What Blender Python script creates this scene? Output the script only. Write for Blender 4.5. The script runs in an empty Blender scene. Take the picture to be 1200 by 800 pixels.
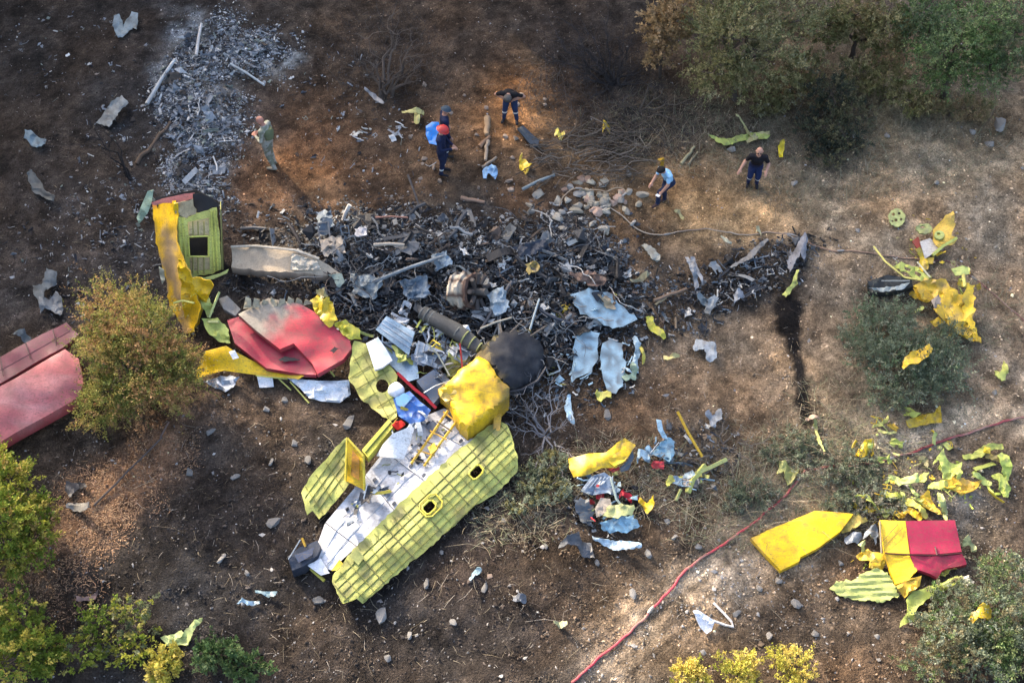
import bpy, bmesh, math, random
import numpy as np
from mathutils import Vector, Matrix
from mathutils.geometry import delaunay_2d_cdt

R = math.radians
random.seed(7)
rng = np.random.default_rng(7)
scene = bpy.context.scene
col = scene.collection

# ------------------------------------------------------------ camera, sky, sun
PITCH, HFOV, DIST = R(48), R(50), 27.5
DIR = np.array([0, math.cos(PITCH), -math.sin(PITCH)])
UP = np.array([0, math.sin(PITCH), math.cos(PITCH)])
CAM = -DIST * DIR
TH = math.tan(HFOV / 2)
cd = bpy.data.cameras.new('camera'); cam = bpy.data.objects.new('camera', cd); col.objects.link(cam)
cd.sensor_width = 36; cd.angle = HFOV; cd.clip_end = 2000
cam.location = CAM; cam.rotation_euler = (math.pi / 2 - PITCH, 0, 0)
scene.camera = cam

SUN_EL, SUN_H = R(29), np.array([-0.63, 0.777])           # height of the sun, ground direction towards it
SUN = np.array([SUN_H[0] * math.cos(SUN_EL), SUN_H[1] * math.cos(SUN_EL), math.sin(SUN_EL)])
world = bpy.data.worlds.new('World'); scene.world = world; world.use_nodes = True
wn = world.node_tree.nodes; wl = world.node_tree.links
sky = wn.new('ShaderNodeTexSky'); sky.sky_type = 'NISHITA'; sky.sun_disc = False
sky.sun_elevation = SUN_EL; sky.sun_rotation = math.atan2(SUN_H[0], SUN_H[1])
sky.dust_density = 6.0; sky.air_density = .8; sky.ozone_density = .4
wl.new(sky.outputs[0], wn['Background'].inputs[0]); wn['Background'].inputs[1].default_value = 0.15
sl = bpy.data.lights.new('sun', 'SUN'); sl.energy = 2.0; sl.angle = R(0.6); sl.color = (1, .84, .64)
so = bpy.data.objects.new('sun', sl); col.objects.link(so)
so.rotation_euler = Vector(SUN).to_track_quat('Z', 'Y').to_euler(); so.location = (-20, 30, 40)
scene.view_settings.view_transform = 'Standard'; scene.view_settings.look = 'None'
scene.view_settings.gamma = 1; scene.view_settings.exposure = 2.25

# ------------------------------------------------------------ noise, terrain, pixel -> place
def hsh(i, j, s):
    n = (i.astype(np.int64) * 374761393 + j.astype(np.int64) * 668265263 + s * 1442695041) & 0x7fffffff
    n = ((n ^ (n >> 13)) * 1274126177) & 0x7fffffff
    return ((n ^ (n >> 16)) & 0xffff) / 65535.0
def vn(x, y, s=0):
    x = np.asarray(x, float); y = np.asarray(y, float)
    i = np.floor(x); j = np.floor(y); u = x - i; v = y - j
    u = u * u * (3 - 2 * u); v = v * v * (3 - 2 * v)
    a = hsh(i, j, s); b = hsh(i + 1, j, s); c = hsh(i, j + 1, s); d = hsh(i + 1, j + 1, s)
    return (a * (1 - u) + b * u) * (1 - v) + (c * (1 - u) + d * u) * v
def fbm(x, y, s=0, o=4):
    r = 0; a = .5; t = 0
    for k in range(o):
        r = r + a * vn(np.asarray(x) * 2 ** k, np.asarray(y) * 2 ** k, s + k * 17); t += a; a *= .5
    return r / t
SL = math.tan(R(10))
def project(p):
    p = np.asarray(p, float) - CAM
    d = p @ DIR
    return 600 + p[..., 0] / d / TH * 600, 400 - (p @ UP) / d / TH * 600
def plane_pt(px, py, slope=SL):
    px = np.asarray(px, float); py = np.asarray(py, float)
    u = (px - 600) / 600 * TH; v = -(py - 400) / 600 * TH
    r = np.stack([u, DIR[1] + v * UP[1], DIR[2] + v * UP[2]], -1)
    t = (CAM[2] - slope * CAM[1]) / (slope * r[..., 1] - r[..., 2])
    return CAM + r * t[..., None]
MOUNDS = []                                              # (x, y, rx, ry, height)
for (px, py, rx, ry, h) in ((520, 320, 3.6, 1.6, .42), (650, 330, 2.4, 1.6, .3), (420, 310, 2.5, 1.0, .22), (600, 395, 1.8, 1.0, .25),
                            (250, 90, 1.8, 3.0, .14), (690, 235, 1.5, .9, .2), (930, 330, 1.6, 1.0, .15), (700, 600, 1.6, 1.3, .12)):
    q = plane_pt(px, py); MOUNDS.append((q[0], q[1], rx, ry, h))
def terr(x, y):
    x = np.asarray(x, float); y = np.asarray(y, float)
    yy = np.where(y > 60, 60 + (y - 60) * .3, np.where(y < -60, -60 + (y + 60) * .3, y))
    z = SL * yy + (fbm(x * .16 + 9, y * .16, 3, 3) - .5) * .55 + (fbm(x * .9, y * .9, 11, 3) - .5) * .16
    for (mx, my, rx, ry, h) in MOUNDS:
        z = z + h * np.exp(-((x - mx) / rx) ** 2 - ((y - my) / ry) ** 2)
    return z
def PN(px, py, h=0.0):
    px = np.atleast_1d(np.asarray(px, float)); py = np.atleast_1d(np.asarray(py, float)); h = np.broadcast_to(np.asarray(h, float), px.shape)
    u = (px - 600) / 600 * TH; v = -(py - 400) / 600 * TH
    r = np.stack([u, DIR[1] + v * UP[1], DIR[2] + v * UP[2]], -1)
    t = (CAM[2] - SL * CAM[1]) / (SL * r[:, 1] - r[:, 2])
    for k in range(7):
        p = CAM + r * t[:, None]
        t = t + (p[:, 2] - terr(p[:, 0], p[:, 1]) - h) / (SL * r[:, 1] - r[:, 2]) * .9
    return CAM + r * t[:, None]
def P(px, py, h=0.0): return PN([px], [py], h)[0]
def onplane(px, py, q, n):
    px = np.atleast_1d(np.asarray(px, float)); py = np.atleast_1d(np.asarray(py, float))
    u = (px - 600) / 600 * TH; v = -(py - 400) / 600 * TH
    r = np.stack([u, DIR[1] + v * UP[1], DIR[2] + v * UP[2]], -1)
    n = np.asarray(n, float); t = ((q - CAM) @ n) / (r @ n)
    return CAM + r * t[:, None]

# ------------------------------------------------------------ materials
MATS = {}
def material(name, rough=.6, metal=0, grime=.35, gcol=(.05, .045, .04), gscale=3.0, bump=.3, bscale=60, vary=.25, coat=0, translucent=0, spec=.4, streak=False, bdist=.01, fine=.6):
    m = bpy.data.materials.new(name); m.use_nodes = True; nt = m.node_tree; N = nt.nodes; L = nt.links
    b = N['Principled BSDF']; out = N['Material Output']
    at = N.new('ShaderNodeAttribute'); at.attribute_name = 'Col'
    tc = N.new('ShaderNodeTexCoord')
    def noise(s, d=6, r=.6):
        n = N.new('ShaderNodeTexNoise'); n.inputs['Scale'].default_value = s; n.inputs['Detail'].default_value = d; n.inputs['Roughness'].default_value = r
        L.new(tc.outputs['Object'], n.inputs['Vector']); return n
    def ramp(src, a, c):
        r = N.new('ShaderNodeMapRange'); r.inputs[1].default_value = a; r.inputs[2].default_value = c; L.new(src, r.inputs[0]); return r.outputs[0]
    def mix(f, a, c, t='MIX'):
        x = N.new('ShaderNodeMix'); x.data_type = 'RGBA'; x.blend_type = t
        for s, v in ((0, f), (6, a), (7, c)):
            if isinstance(v, (int, float)): x.inputs[s].default_value = v
            elif isinstance(v, tuple): x.inputs[s].default_value = (*v, 1)
            else: L.new(v, x.inputs[s])
        return x.outputs[2]
    c = at.outputs['Color']
    if vary:
        n1 = noise(1.7, 5); n2 = noise(23, 8, .75)
        r1 = N.new('ShaderNodeMapRange'); r1.inputs[1].default_value = .3; r1.inputs[2].default_value = .7; r1.inputs[3].default_value = 1 - vary; r1.inputs[4].default_value = 1 + vary
        L.new(n1.outputs[0], r1.inputs[0])
        r2 = N.new('ShaderNodeMapRange'); r2.inputs[1].default_value = .3; r2.inputs[2].default_value = .7; r2.inputs[3].default_value = 1 - vary * fine; r2.inputs[4].default_value = 1 + vary * fine
        L.new(n2.outputs[0], r2.inputs[0])
        mu = N.new('ShaderNodeMath'); mu.operation = 'MULTIPLY'; L.new(r1.outputs[0], mu.inputs[0]); L.new(r2.outputs[0], mu.inputs[1])
        vm = N.new('ShaderNodeVectorMath'); vm.operation = 'SCALE'; L.new(c, vm.inputs[0]); L.new(mu.outputs[0], vm.inputs[3]); c = vm.outputs[0]
    if grime:
        g1 = noise(gscale, 8, .68); f1 = ramp(g1.outputs[0], .5, .72)
        g2 = noise(gscale * 9, 5, .7); f2 = ramp(g2.outputs[0], .52, .66)
        ad = N.new('ShaderNodeMath'); ad.operation = 'MAXIMUM'; L.new(f1, ad.inputs[0]); L.new(f2, ad.inputs[1])
        mu = N.new('ShaderNodeMath'); mu.operation = 'MULTIPLY'; L.new(ad.outputs[0], mu.inputs[0]); mu.inputs[1].default_value = grime
        c = mix(mu.outputs[0], c, gcol)
    if streak:                                              # fine scratches and dirt runs
        mp = N.new('ShaderNodeMapping'); mp.inputs['Scale'].default_value = (5, 60, 25); mp.inputs['Rotation'].default_value = (0, .2, .7); L.new(tc.outputs['Object'], mp.inputs['Vector'])
        sn = N.new('ShaderNodeTexNoise'); sn.inputs['Scale'].default_value = 1; sn.inputs['Detail'].default_value = 4; L.new(mp.outputs[0], sn.inputs['Vector'])
        f3 = ramp(sn.outputs[0], .58, .66); m3 = N.new('ShaderNodeMath'); m3.operation = 'MULTIPLY'; L.new(f3, m3.inputs[0]); m3.inputs[1].default_value = .45; c = mix(m3.outputs[0], c, gcol)
    L.new(c, b.inputs['Base Color'])
    b.inputs['Roughness'].default_value = rough; b.inputs['Metallic'].default_value = metal
    b.inputs['Specular IOR Level'].default_value = spec
    if coat: b.inputs['Coat Weight'].default_value = coat
    if bump:
        nb = noise(bscale, 6, .65); bp = N.new('ShaderNodeBump'); bp.inputs['Strength'].default_value = bump; bp.inputs['Distance'].default_value = bdist
        L.new(nb.outputs[0], bp.inputs['Height']); L.new(bp.outputs[0], b.inputs['Normal'])
    if translucent:
        t = N.new('ShaderNodeBsdfTranslucent'); L.new(c, t.inputs[0]); mx = N.new('ShaderNodeMixShader'); mx.inputs[0].default_value = translucent
        L.new(b.outputs[0], mx.inputs[1]); L.new(t.outputs[0], mx.inputs[2]); L.new(mx.outputs[0], out.inputs[0])
    MATS[name] = m; return m
material('paint', rough=.45, grime=.5, gcol=(.11, .085, .055), gscale=2.2, bump=.35, bscale=25, vary=.2, streak=True)
material('primer', rough=.6, grime=.55, gcol=(.12, .115, .05), gscale=2.6, bump=.4, bscale=30, vary=.24, streak=True)
material('bare_metal', rough=.42, metal=.4, grime=.6, streak=True, gcol=(.08, .08, .08), bump=.4, bscale=30, vary=.25)
material('scrap', rough=.7, grime=.45, gcol=(.02, .02, .022), gscale=5, bump=.6, bscale=50, vary=.3)
material('ash', rough=.9, grime=.5, gcol=(.1, .09, .085), gscale=4, bump=.6, bscale=40, vary=.25, spec=.2)
material('rubber', rough=.5, grime=.3, gcol=(.12, .1, .09), bump=.2, vary=.2)
material('soot', rough=.8, grime=.4, gcol=(.05, .045, .04), gscale=3, bump=.5, bscale=30, vary=.3, spec=.3)
material('plastic_sheet', rough=.4, grime=.55, streak=True, gcol=(.2, .18, .16), bump=.2, vary=.1)
material('cloth', rough=.85, grime=.15, gcol=(.06, .05, .045), bump=.4, bscale=45, vary=.18, spec=.2)
material('skin', rough=.55, grime=0, bump=.1, vary=.08)
material('stone', rough=.9, grime=.4, gcol=(.06, .05, .045), gscale=6, bump=.7, bscale=25, vary=.22, spec=.25)
material('wood', rough=.85, grime=.4, gcol=(.04, .032, .026), gscale=5, bump=.7, bscale=40, vary=.25, spec=.2)
material('soil', rough=.95, grime=.5, gcol=(.022, .017, .014), gscale=1.6, bump=1.0, bscale=26, vary=.6, spec=.12, bdist=.08, fine=1.35)
material('litter', rough=.9, grime=0, bump=0, vary=.15, spec=.15)
material('leaf', rough=.6, grime=0, bump=0, vary=.12, translucent=.35, spec=.25)

# ------------------------------------------------------------ building blocks
def tag(o, label=None, cat=None, group=None, kind=None):
    if label: o['label'] = label
    if cat: o['category'] = cat
    if group: o['group'] = group
    if kind: o['kind'] = kind
    return o
def thing(name, base, label, cat, group=None):
    o = bpy.data.objects.new(name, None); col.objects.link(o); o.empty_display_size = .2
    o.location = base; tag(o, label, cat, group); return o
def world_loc(o):
    v = np.array(o.location)
    while o.parent: o = o.parent; v = v + np.array(o.location)
    return v
def mk(name, V, F, c, mat, parent=None, smooth=0, label=None, cat=None, group=None, kind=None, base=None):
    V = np.asarray(V, float)
    if parent is not None: org = world_loc(parent)
    elif base is not None: org = np.asarray(base, float)
    else:
        m = V.mean(0); org = np.array([m[0], m[1], min(V[:, 2].min(), m[2])])
    me = bpy.data.meshes.new(name)
    me.from_pydata((V - org).tolist(), [], F if isinstance(F, list) else F.tolist())
    c = np.asarray(c, float)
    if c.ndim == 1: c = np.tile(c[:3], (len(V), 1))
    a = me.color_attributes.new('Col', 'FLOAT_COLOR', 'POINT')
    a.data.foreach_set('color', np.concatenate([np.clip(c[:, :3], 0, 1), np.ones((len(V), 1))], 1).astype(np.float32).ravel())
    me.materials.append(MATS[mat])
    if smooth:
        me.polygons.foreach_set('use_smooth', [True] * len(me.polygons))
        if smooth < 180: me.set_sharp_from_angle(angle=R(smooth))
    me.update()
    o = bpy.data.objects.new(name, me); col.objects.link(o)
    if parent is not None: o.parent = parent
    else: o.location = org
    tag(o, label, cat, group, kind); return o

def inpoly(px, py, poly):
    px = np.asarray(px, float); py = np.asarray(py, float); r = np.zeros(px.shape, bool); n = len(poly)
    for i in range(n):
        x0, y0 = poly[i][0], poly[i][1]; x1, y1 = poly[i - 1][0], poly[i - 1][1]
        if y0 == y1: continue
        c = ((y0 > py) != (y1 > py)) & (px < (x1 - x0) * (py - y0) / (y1 - y0) + x0)
        r ^= c
    return r
def dense(poly, res, jag, rnd):
    o = []
    for i in range(len(poly)):
        a = np.array(poly[i][:2], float); b = np.array(poly[(i + 1) % len(poly)][:2], float)
        L = np.linalg.norm(b - a); n = max(1, int(round(L / res))); pr = np.array([-(b - a)[1], (b - a)[0]]) / max(L, 1e-6)
        for k in range(n):
            p = a + (b - a) * k / n
            if k and jag: p = p + pr * rnd.uniform(-jag, jag)
            o.append(p)
    return o
def crease(x, y, cs, seed):
    """buckled metal: soft swells with sharp folds"""
    n = fbm(x / cs + seed * 3.7, y / cs, seed, 3); f = vn(x / cs * .9 + seed, y / cs * .9 + 3.3, seed + 5)
    return (n - .5) * 1.3 + (.5 - np.abs(2 * f - 1)) * 1.1
def sheet_geo(poly, h=.1, dome=0, dw=20, th=.02, res=7, cr=.03, cs=14, jag=0, holes=(), hf=None, skirt=None, plane=None, seed=0):
    """a plate with thickness whose outline is given in picture positions with a height over the ground (or on a plane)"""
    rnd = random.Random(seed + 5)
    xs = [p[0] for p in poly]; ys = [p[1] for p in poly]
    B = dense(poly, res, jag, rnd); pts = list(B); edges = [(i, (i + 1) % len(B)) for i in range(len(B))]
    HB = []
    for ho in holes:
        q = dense(ho, res, 0, rnd); k = len(pts); pts += q; edges += [(k + i, k + (i + 1) % len(q)) for i in range(len(q))]; HB.append(q)
    gx, gy = np.meshgrid(np.arange(min(xs) + res * .5, max(xs), res), np.arange(min(ys) + res * .5, max(ys), res))
    gx = gx.ravel() + np.array([rnd.uniform(-.25, .25) * res for _ in range(gx.size)]); gy = gy.ravel() + np.array([rnd.uniform(-.25, .25) * res for _ in range(gy.size)])
    ok = inpoly(gx, gy, B)
    for q in HB: ok &= ~inpoly(gx, gy, q)
    barr = np.array(pts)
    if ok.any():
        gx = gx[ok]; gy = gy[ok]
        d = np.min(np.hypot(gx[:, None] - barr[None, :, 0], gy[:, None] - barr[None, :, 1]), 1)
        k = d > res * .45
        pts += [np.array(p) for p in zip(gx[k], gy[k])]
    rv, re_, rf, *_ = delaunay_2d_cdt([Vector(p) for p in pts], edges, [], 0, 1e-4)
    A = np.array([(v.x, v.y) for v in rv]); T = np.array([list(f) for f in rf if len(f) == 3])
    ce = A[T].mean(1); ok = inpoly(ce[:, 0], ce[:, 1], B)
    for q in HB: ok &= ~inpoly(ce[:, 0], ce[:, 1], q)
    T = T[ok]
    used = np.unique(T); rm = -np.ones(len(A), int); rm[used] = np.arange(len(used)); A = A[used]; T = rm[T]
    hv = [(p[0], p[1], p[2] if len(p) > 2 else h) for p in poly]
    w = 1 / (((A[:, None, 0] - np.array([q[0] for q in hv])) ** 2 + (A[:, None, 1] - np.array([q[1] for q in hv])) ** 2) + 4) ** 1.1
    H = (w * np.array([q[2] for q in hv])).sum(1) / w.sum(1)
    if hf is not None: H = H + hf(A[:, 0], A[:, 1])
    if dome:
        bd = np.min(np.hypot(A[:, None, 0] - np.array(B)[None, :, 0], A[:, None, 1] - np.array(B)[None, :, 1]), 1); H = H + dome * np.sqrt(1 - (1 - np.clip(bd / dw, 0, 1)) ** 2)
    c = crease(A[:, 0], A[:, 1], cs, seed) * cr
    if plane is None: W = PN(A[:, 0], A[:, 1], np.maximum(H + c, .015))
    else:
        n = np.array(plane[1], float); n /= np.linalg.norm(n)
        W = onplane(A[:, 0], A[:, 1], plane[0], n) + n * c[:, None]
        if hf is not None: W = W + n * hf(A[:, 0], A[:, 1])[:, None]
    fn = np.cross(W[T[:, 1]] - W[T[:, 0]], W[T[:, 2]] - W[T[:, 0]])
    flip = (fn * (CAM - W[T[:, 0]])).sum(1) < 0
    T[flip] = T[flip][:, ::-1]; fn[flip] *= -1
    vnm = np.zeros_like(W)
    for k in range(3): np.add.at(vnm, T[:, k], fn)
    vnm /= np.linalg.norm(vnm, axis=1)[:, None] + 1e-9
    if skirt: W2 = W.copy(); W2[:, 2] -= skirt
    else: W2 = W - vnm * th
    n = len(W); E = {}
    for t in T.tolist():
        for a, b in ((t[0], t[1]), (t[1], t[2]), (t[2], t[0])): E[(a, b)] = 1
    side = [[b, a, a + n, b + n] for (a, b) in E if (b, a) not in E]
    F = T.tolist() + (T[:, ::-1] + n).tolist() + side
    return np.concatenate([W, W2]), F, np.concatenate([A, A])
def sheet(name, poly, c, parent=None, mat='paint', cf=None, smooth=35, label=None, cat=None, group=None, edge=None, **k):
    V, F, A = sheet_geo(poly, **k)
    n = len(V) // 2
    C = np.tile(np.array(c, float), (len(V), 1))
    if cf is not None: C = cf(A[:, 0], A[:, 1], C)
    C[n:] = np.array(edge) if edge is not None else C[n:] * .6
    return mk(name, V, F, C, mat, parent, smooth, label, cat, group)
def tube_geo(pts, r, sides=6, cap=True):
    pts = np.asarray(pts, float); n = len(pts); r = np.broadcast_to(np.asarray(r, float), (n,))
    V = []; F = []
    for i in range(n):
        d = pts[min(i + 1, n - 1)] - pts[max(i - 1, 0)]; d = d / (np.linalg.norm(d) + 1e-9)
        a = np.cross(d, [0.13, 0.31, .94]); a /= np.linalg.norm(a) + 1e-9; b = np.cross(d, a)
        for k in range(sides):
            t = 2 * math.pi * k / sides; V.append(pts[i] + r[i] * (math.cos(t) * a + math.sin(t) * b))
    for i in range(n - 1):
        for k in range(sides):
            F.append([i * sides + k, i * sides + (k + 1) % sides, (i + 1) * sides + (k + 1) % sides, (i + 1) * sides + k])
    if cap: F.append(list(range(sides))[::-1]); F.append([(n - 1) * sides + k for k in range(sides)])
    return np.array(V), F
def bar_geo(a, b, w, t, up=(0, 0, 1)):
    a = np.asarray(a, float); b = np.asarray(b, float); d = b - a; d /= np.linalg.norm(d) + 1e-9
    s = np.cross(d, up); s /= np.linalg.norm(s) + 1e-9; u = np.cross(s, d)
    V = [p + s * x * w / 2 + u * y * t / 2 for p in (a, b) for x, y in ((-1, -1), (1, -1), (1, 1), (-1, 1))]
    return np.array(V), [[3, 2, 1, 0], [4, 5, 6, 7], [0, 1, 5, 4], [1, 2, 6, 5], [2, 3, 7, 6], [3, 0, 4, 7]]
class Bag:
    """many small pieces gathered into one mesh"""
    def __init__(s): s.V = []; s.F = []; s.C = []; s.n = 0
    def add(s, V, F, c):
        V = np.asarray(V, float); c = np.asarray(c, float)
        s.V.append(V); s.F += [[i + s.n for i in f] for f in F]; s.C.append(np.tile(c, (len(V), 1)) if c.ndim == 1 else c); s.n += len(V)
    def build(s, name, mat, parent=None, **k): return mk(name, np.concatenate(s.V), s.F, np.concatenate(s.C), mat, parent, **k)

# colours of the things; the second green carries the stringers' shadow lines
YEL = (.74, .47, .012); YEL2 = (.62, .40, .03); GRN = (.345, .365, .088); GRN_SHADE = (.15, .165, .035); RED = (.36, .022, .05); RED2 = (.42, .05, .07)
PBL = (.38, .55, .66); WHT = (.70, .73, .77); SLV = (.42, .46, .5); GBL = (.17, .24, .32); CHR = (.018, .018, .022); TAN = (.34, .29, .235); NAVY = (.012, .018, .05)

# ------------------------------------------------------------ the ground
def axis(lo, hi, step, far):
    a = np.arange(lo, hi + step, step); g = np.cumsum(step * 1.28 ** np.arange(1, 60)); g = g[g < far]
    return np.concatenate([(lo - g)[::-1], a, hi + g])
gx = axis(-17.5, 17.5, .08, 240); gy = axis(-9.5, 14, .08, 240)
GX, GY = np.meshgrid(gx, gy); GZ = terr(GX, GY)
fine = np.exp(-(np.maximum(np.abs(GX) - 20, 0) / 5) ** 2)
GZ += fine * ((fbm(GX * 3.1, GY * 3.1, 21, 3) - .5) * .09 + (vn(GX * 9, GY * 9, 31) - .5) * .035)
qx, qy = project(np.stack([GX, GY, SL * GY], -1))
behind = (np.stack([GX, GY, SL * GY], -1) - CAM) @ DIR < 3
qx = np.where(behind, 600, np.clip(qx, -900, 2100)); qy = np.where(behind, 1100, np.clip(qy, -600, 1500))
wx = qx + (fbm(GX * .8, GY * .8, 41, 4) - .5) * 70; wy = qy + (fbm(GX * .8 + 50, GY * .8, 43, 4) - .5) * 55
GC = np.tile(np.array([.085, .066, .052]), (*GX.shape, 1))
def blob(px, py, rx, ry, ang, c, s=1.0, hard=1.0):
    a = R(ang); dx = wx - px; dy = wy - py
    u = (dx * math.cos(a) + dy * math.sin(a)) / rx; v = (-dx * math.sin(a) + dy * math.cos(a)) / ry
    w = s * np.exp(-((u * u + v * v) ** hard))[..., None]
    GC[:] = GC * (1 - w) + np.array(c) * w
TANS = (.40, .335, .265); ORG = (.22, .12, .055); BLK = (.022, .021, .022); DRK = (.05, .043, .038); BRN = (.098, .072, .052)
blob(150, 130, 260, 160, 0, (.048, .040, .034), .9); blob(110, 290, 180, 110, 0, (.062, .055, .052), .9)
blob(170, 50, 60, 40, 0, (.085, .06, .042), .6)
blob(560, 60, 240, 60, 0, (.06, .048, .04), .9); blob(690, 90, 80, 80, 0, (.028, .027, .028), .95)
blob(520, 210, 260, 60, 0, BRN, .75); blob(430, 160, 110, 60, 0, DRK, .6)
blob(345, 200, 80, 70, 0, (.19, .105, .055), .9); blob(605, 130, 55, 50, 0, ORG, .8); blob(640, 150, 50, 26, 0, ORG, .6); blob(640, 235, 40, 18, 0, (.16, .09, .05), .8)
blob(560, 150, 60, 40, 0, (.17, .1, .055), .6); blob(760, 190, 130, 50, 0, (.095, .08, .062), .8); blob(770, 260, 70, 60, 0, (.12, .082, .055), .8)
blob(520, 320, 275, 92, 4, BLK, .98, 2.0); blob(650, 380, 110, 90, 0, (.04, .035, .032), .8); blob(500, 410, 80, 45, 20, (.03, .028, .027), .9, 1.6); blob(250, 110, 80, 140, 0, (.05, .053, .06), .85)
blob(870, 245, 120, 45, 0, (.30, .21, .115), .85); blob(1060, 230, 190, 120, 0, (.24, .185, .135), .9); blob(1140, 180, 60, 40, 0, (.23, .2, .16), .6)
blob(1010, 120, 120, 60, 0, (.10, .09, .06), .7); blob(1100, 400, 140, 100, 0, (.20, .16, .125), .85); blob(820, 400, 110, 80, 0, (.12, .09, .066), .85)
blob(880, 430, 90, 60, 0, (.19, .15, .115), .7); blob(960, 560, 200, 60, 0, (.085, .075, .06), .8)
blob(885, 325, 80, 36, -12, BLK, .93, 1.8); blob(1050, 345, 40, 20, 0, BLK, .8, 1.4)
blob(830, 690, 220, 52, -38, TANS, .92, 1.5); blob(950, 590, 110, 26, -26, (.26, .215, .17), .8); blob(1120, 500, 150, 24, -14, (.33, .285, .24), .9, 1.4); blob(1120, 580, 60, 50, 0, (.17, .155, .14), .7)
blob(940, 720, 120, 50, 0, (.095, .085, .075), .7); blob(780, 770, 90, 40, 0, (.18, .15, .115), .6)
blob(450, 690, 330, 110, 0, (.052, .043, .037), .9); blob(620, 640, 90, 50, 0, (.085, .068, .052), .7); blob(240, 620, 150, 90, -40, (.054, .047, .043), .8)
blob(150, 565, 140, 36, -43, (.20, .125, .085), .95, 1.3); blob(260, 690, 100, 40, -25, (.085, .07, .06), .5)
blob(560, 660, 60, 60, 0, (.085, .06, .048), .5); blob(440, 640, 50, 30, 0, (.10, .06, .045), .4)
# oil and soot that ran down the slope
for (a, b, c, d) in ((922, 345, 928, 385), (936, 360, 931, 400), (932, 395, 938, 430), (938, 425, 943, 462), (942, 455, 947, 488), (915, 355, 922, 382)):
    t = np.clip(((qx - a) * (c - a) + (qy - b) * (d - b)) / ((c - a) ** 2 + (d - b) ** 2), 0, 1)
    dd = np.hypot(qx - a - t * (c - a), qy - b - t * (d - b)) + (fbm(GX * 5, GY * 5, 77, 4) - .5) * 12
    w = .98 / (1 + np.exp((dd - 7.2) / .9)); GC = GC * (1 - w[..., None]) + np.array((.006, .006, .007)) * w[..., None]
tr_ = np.exp(-(((qx - 840) * .615 + (qy - 680) * .788) / 60) ** 2) * (qx > 640) * (qx < 1010); sk = fbm(((qx) * .788 - qy * .615) / 160, (qx * .615 + qy * .788) / 5, 63, 3); GC = GC * (1 + (tr_ * (sk - .5) * 1.5)[..., None])
hp = np.exp(-((np.hypot((wx - 530) / 210, (wy - 320) / 70)) ** 4)) * np.clip((fbm(GX * 1.6, GY * 1.6, 65, 4) - .5) * 5, 0, 1); GC = GC * (1 - hp[..., None] * .8) + np.array((.20, .205, .21)) * hp[..., None] * .8
ah = np.zeros(GX.shape)
for (a, b, c, d) in ((235, 110, 40, 110), (215, 80, 30, 70), (300, 65, 40, 26), (240, 200, 34, 50)): ah = np.maximum(ah, np.exp(-(((wx - a) / c) ** 2 + ((wy - b) / d) ** 2) ** 1.5))
ah = ah * np.clip((fbm(GX * 2.6, GY * 2.6, 69, 5) - .42) * 6, 0, 1); GC = GC * (1 - ah[..., None]) + np.array((.25, .265, .275)) * ah[..., None]
GC *= (.42 + 1.2 * fbm(GX * 1.9, GY * 1.9, 51, 5))[..., None] * (.6 + .85 * vn(GX * 10, GY * 10, 53))[..., None]
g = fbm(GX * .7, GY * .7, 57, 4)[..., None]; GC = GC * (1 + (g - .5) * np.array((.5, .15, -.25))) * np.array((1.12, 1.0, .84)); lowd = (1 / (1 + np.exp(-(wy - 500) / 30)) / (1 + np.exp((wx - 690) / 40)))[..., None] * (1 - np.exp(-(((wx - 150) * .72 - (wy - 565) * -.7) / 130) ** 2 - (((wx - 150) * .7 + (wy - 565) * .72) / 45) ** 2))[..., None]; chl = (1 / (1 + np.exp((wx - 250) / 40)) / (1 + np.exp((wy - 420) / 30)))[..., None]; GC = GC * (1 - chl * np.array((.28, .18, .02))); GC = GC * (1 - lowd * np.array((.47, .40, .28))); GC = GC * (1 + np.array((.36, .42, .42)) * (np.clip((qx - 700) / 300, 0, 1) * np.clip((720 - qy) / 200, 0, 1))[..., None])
ny, nx = GX.shape; idx = np.arange(nx * ny).reshape(ny, nx)
GF = np.stack([idx[:-1, :-1], idx[:-1, 1:], idx[1:, 1:], idx[1:, :-1]], -1).reshape(-1, 4)
def big_mesh(name, V, F, C, mat):
    """a large mesh of quads, filled array by array"""
    me = bpy.data.meshes.new(name); k = F.shape[1]
    me.vertices.add(len(V)); me.vertices.foreach_set('co', V.astype(np.float32).ravel())
    me.loops.add(F.size); me.loops.foreach_set('vertex_index', F.astype(np.int32).ravel())
    me.polygons.add(len(F)); me.polygons.foreach_set('loop_start', (np.arange(len(F)) * k).astype(np.int32))
    a = me.color_attributes.new('Col', 'FLOAT_COLOR', 'POINT')
    a.data.foreach_set('color', np.concatenate([np.clip(C, 0, 1), np.ones((len(V), 1))], 1).astype(np.float32).ravel())
    me.materials.append(MATS[mat]); me.update(calc_edges=True); me.validate(); return me
gm = big_mesh('ground', np.stack([GX, GY, GZ], -1).reshape(-1, 3), GF, GC.reshape(-1, 3), 'soil')
gm.polygons.foreach_set('use_smooth', [True] * len(gm.polygons))
ground = bpy.data.objects.new('ground', gm); col.objects.link(ground); tag(ground, 'dark burnt soil of the hillside with tan bare patches', 'ground', kind='structure')
def gcol(px, py):
    """nearest ground colour for loose pieces of the same soil"""
    p = PN(px, py); i = np.clip(np.searchsorted(gy, p[:, 1]), 0, ny - 1); j = np.clip(np.searchsorted(gx, p[:, 0]), 0, nx - 1)
    return GC[i, j], p

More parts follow.
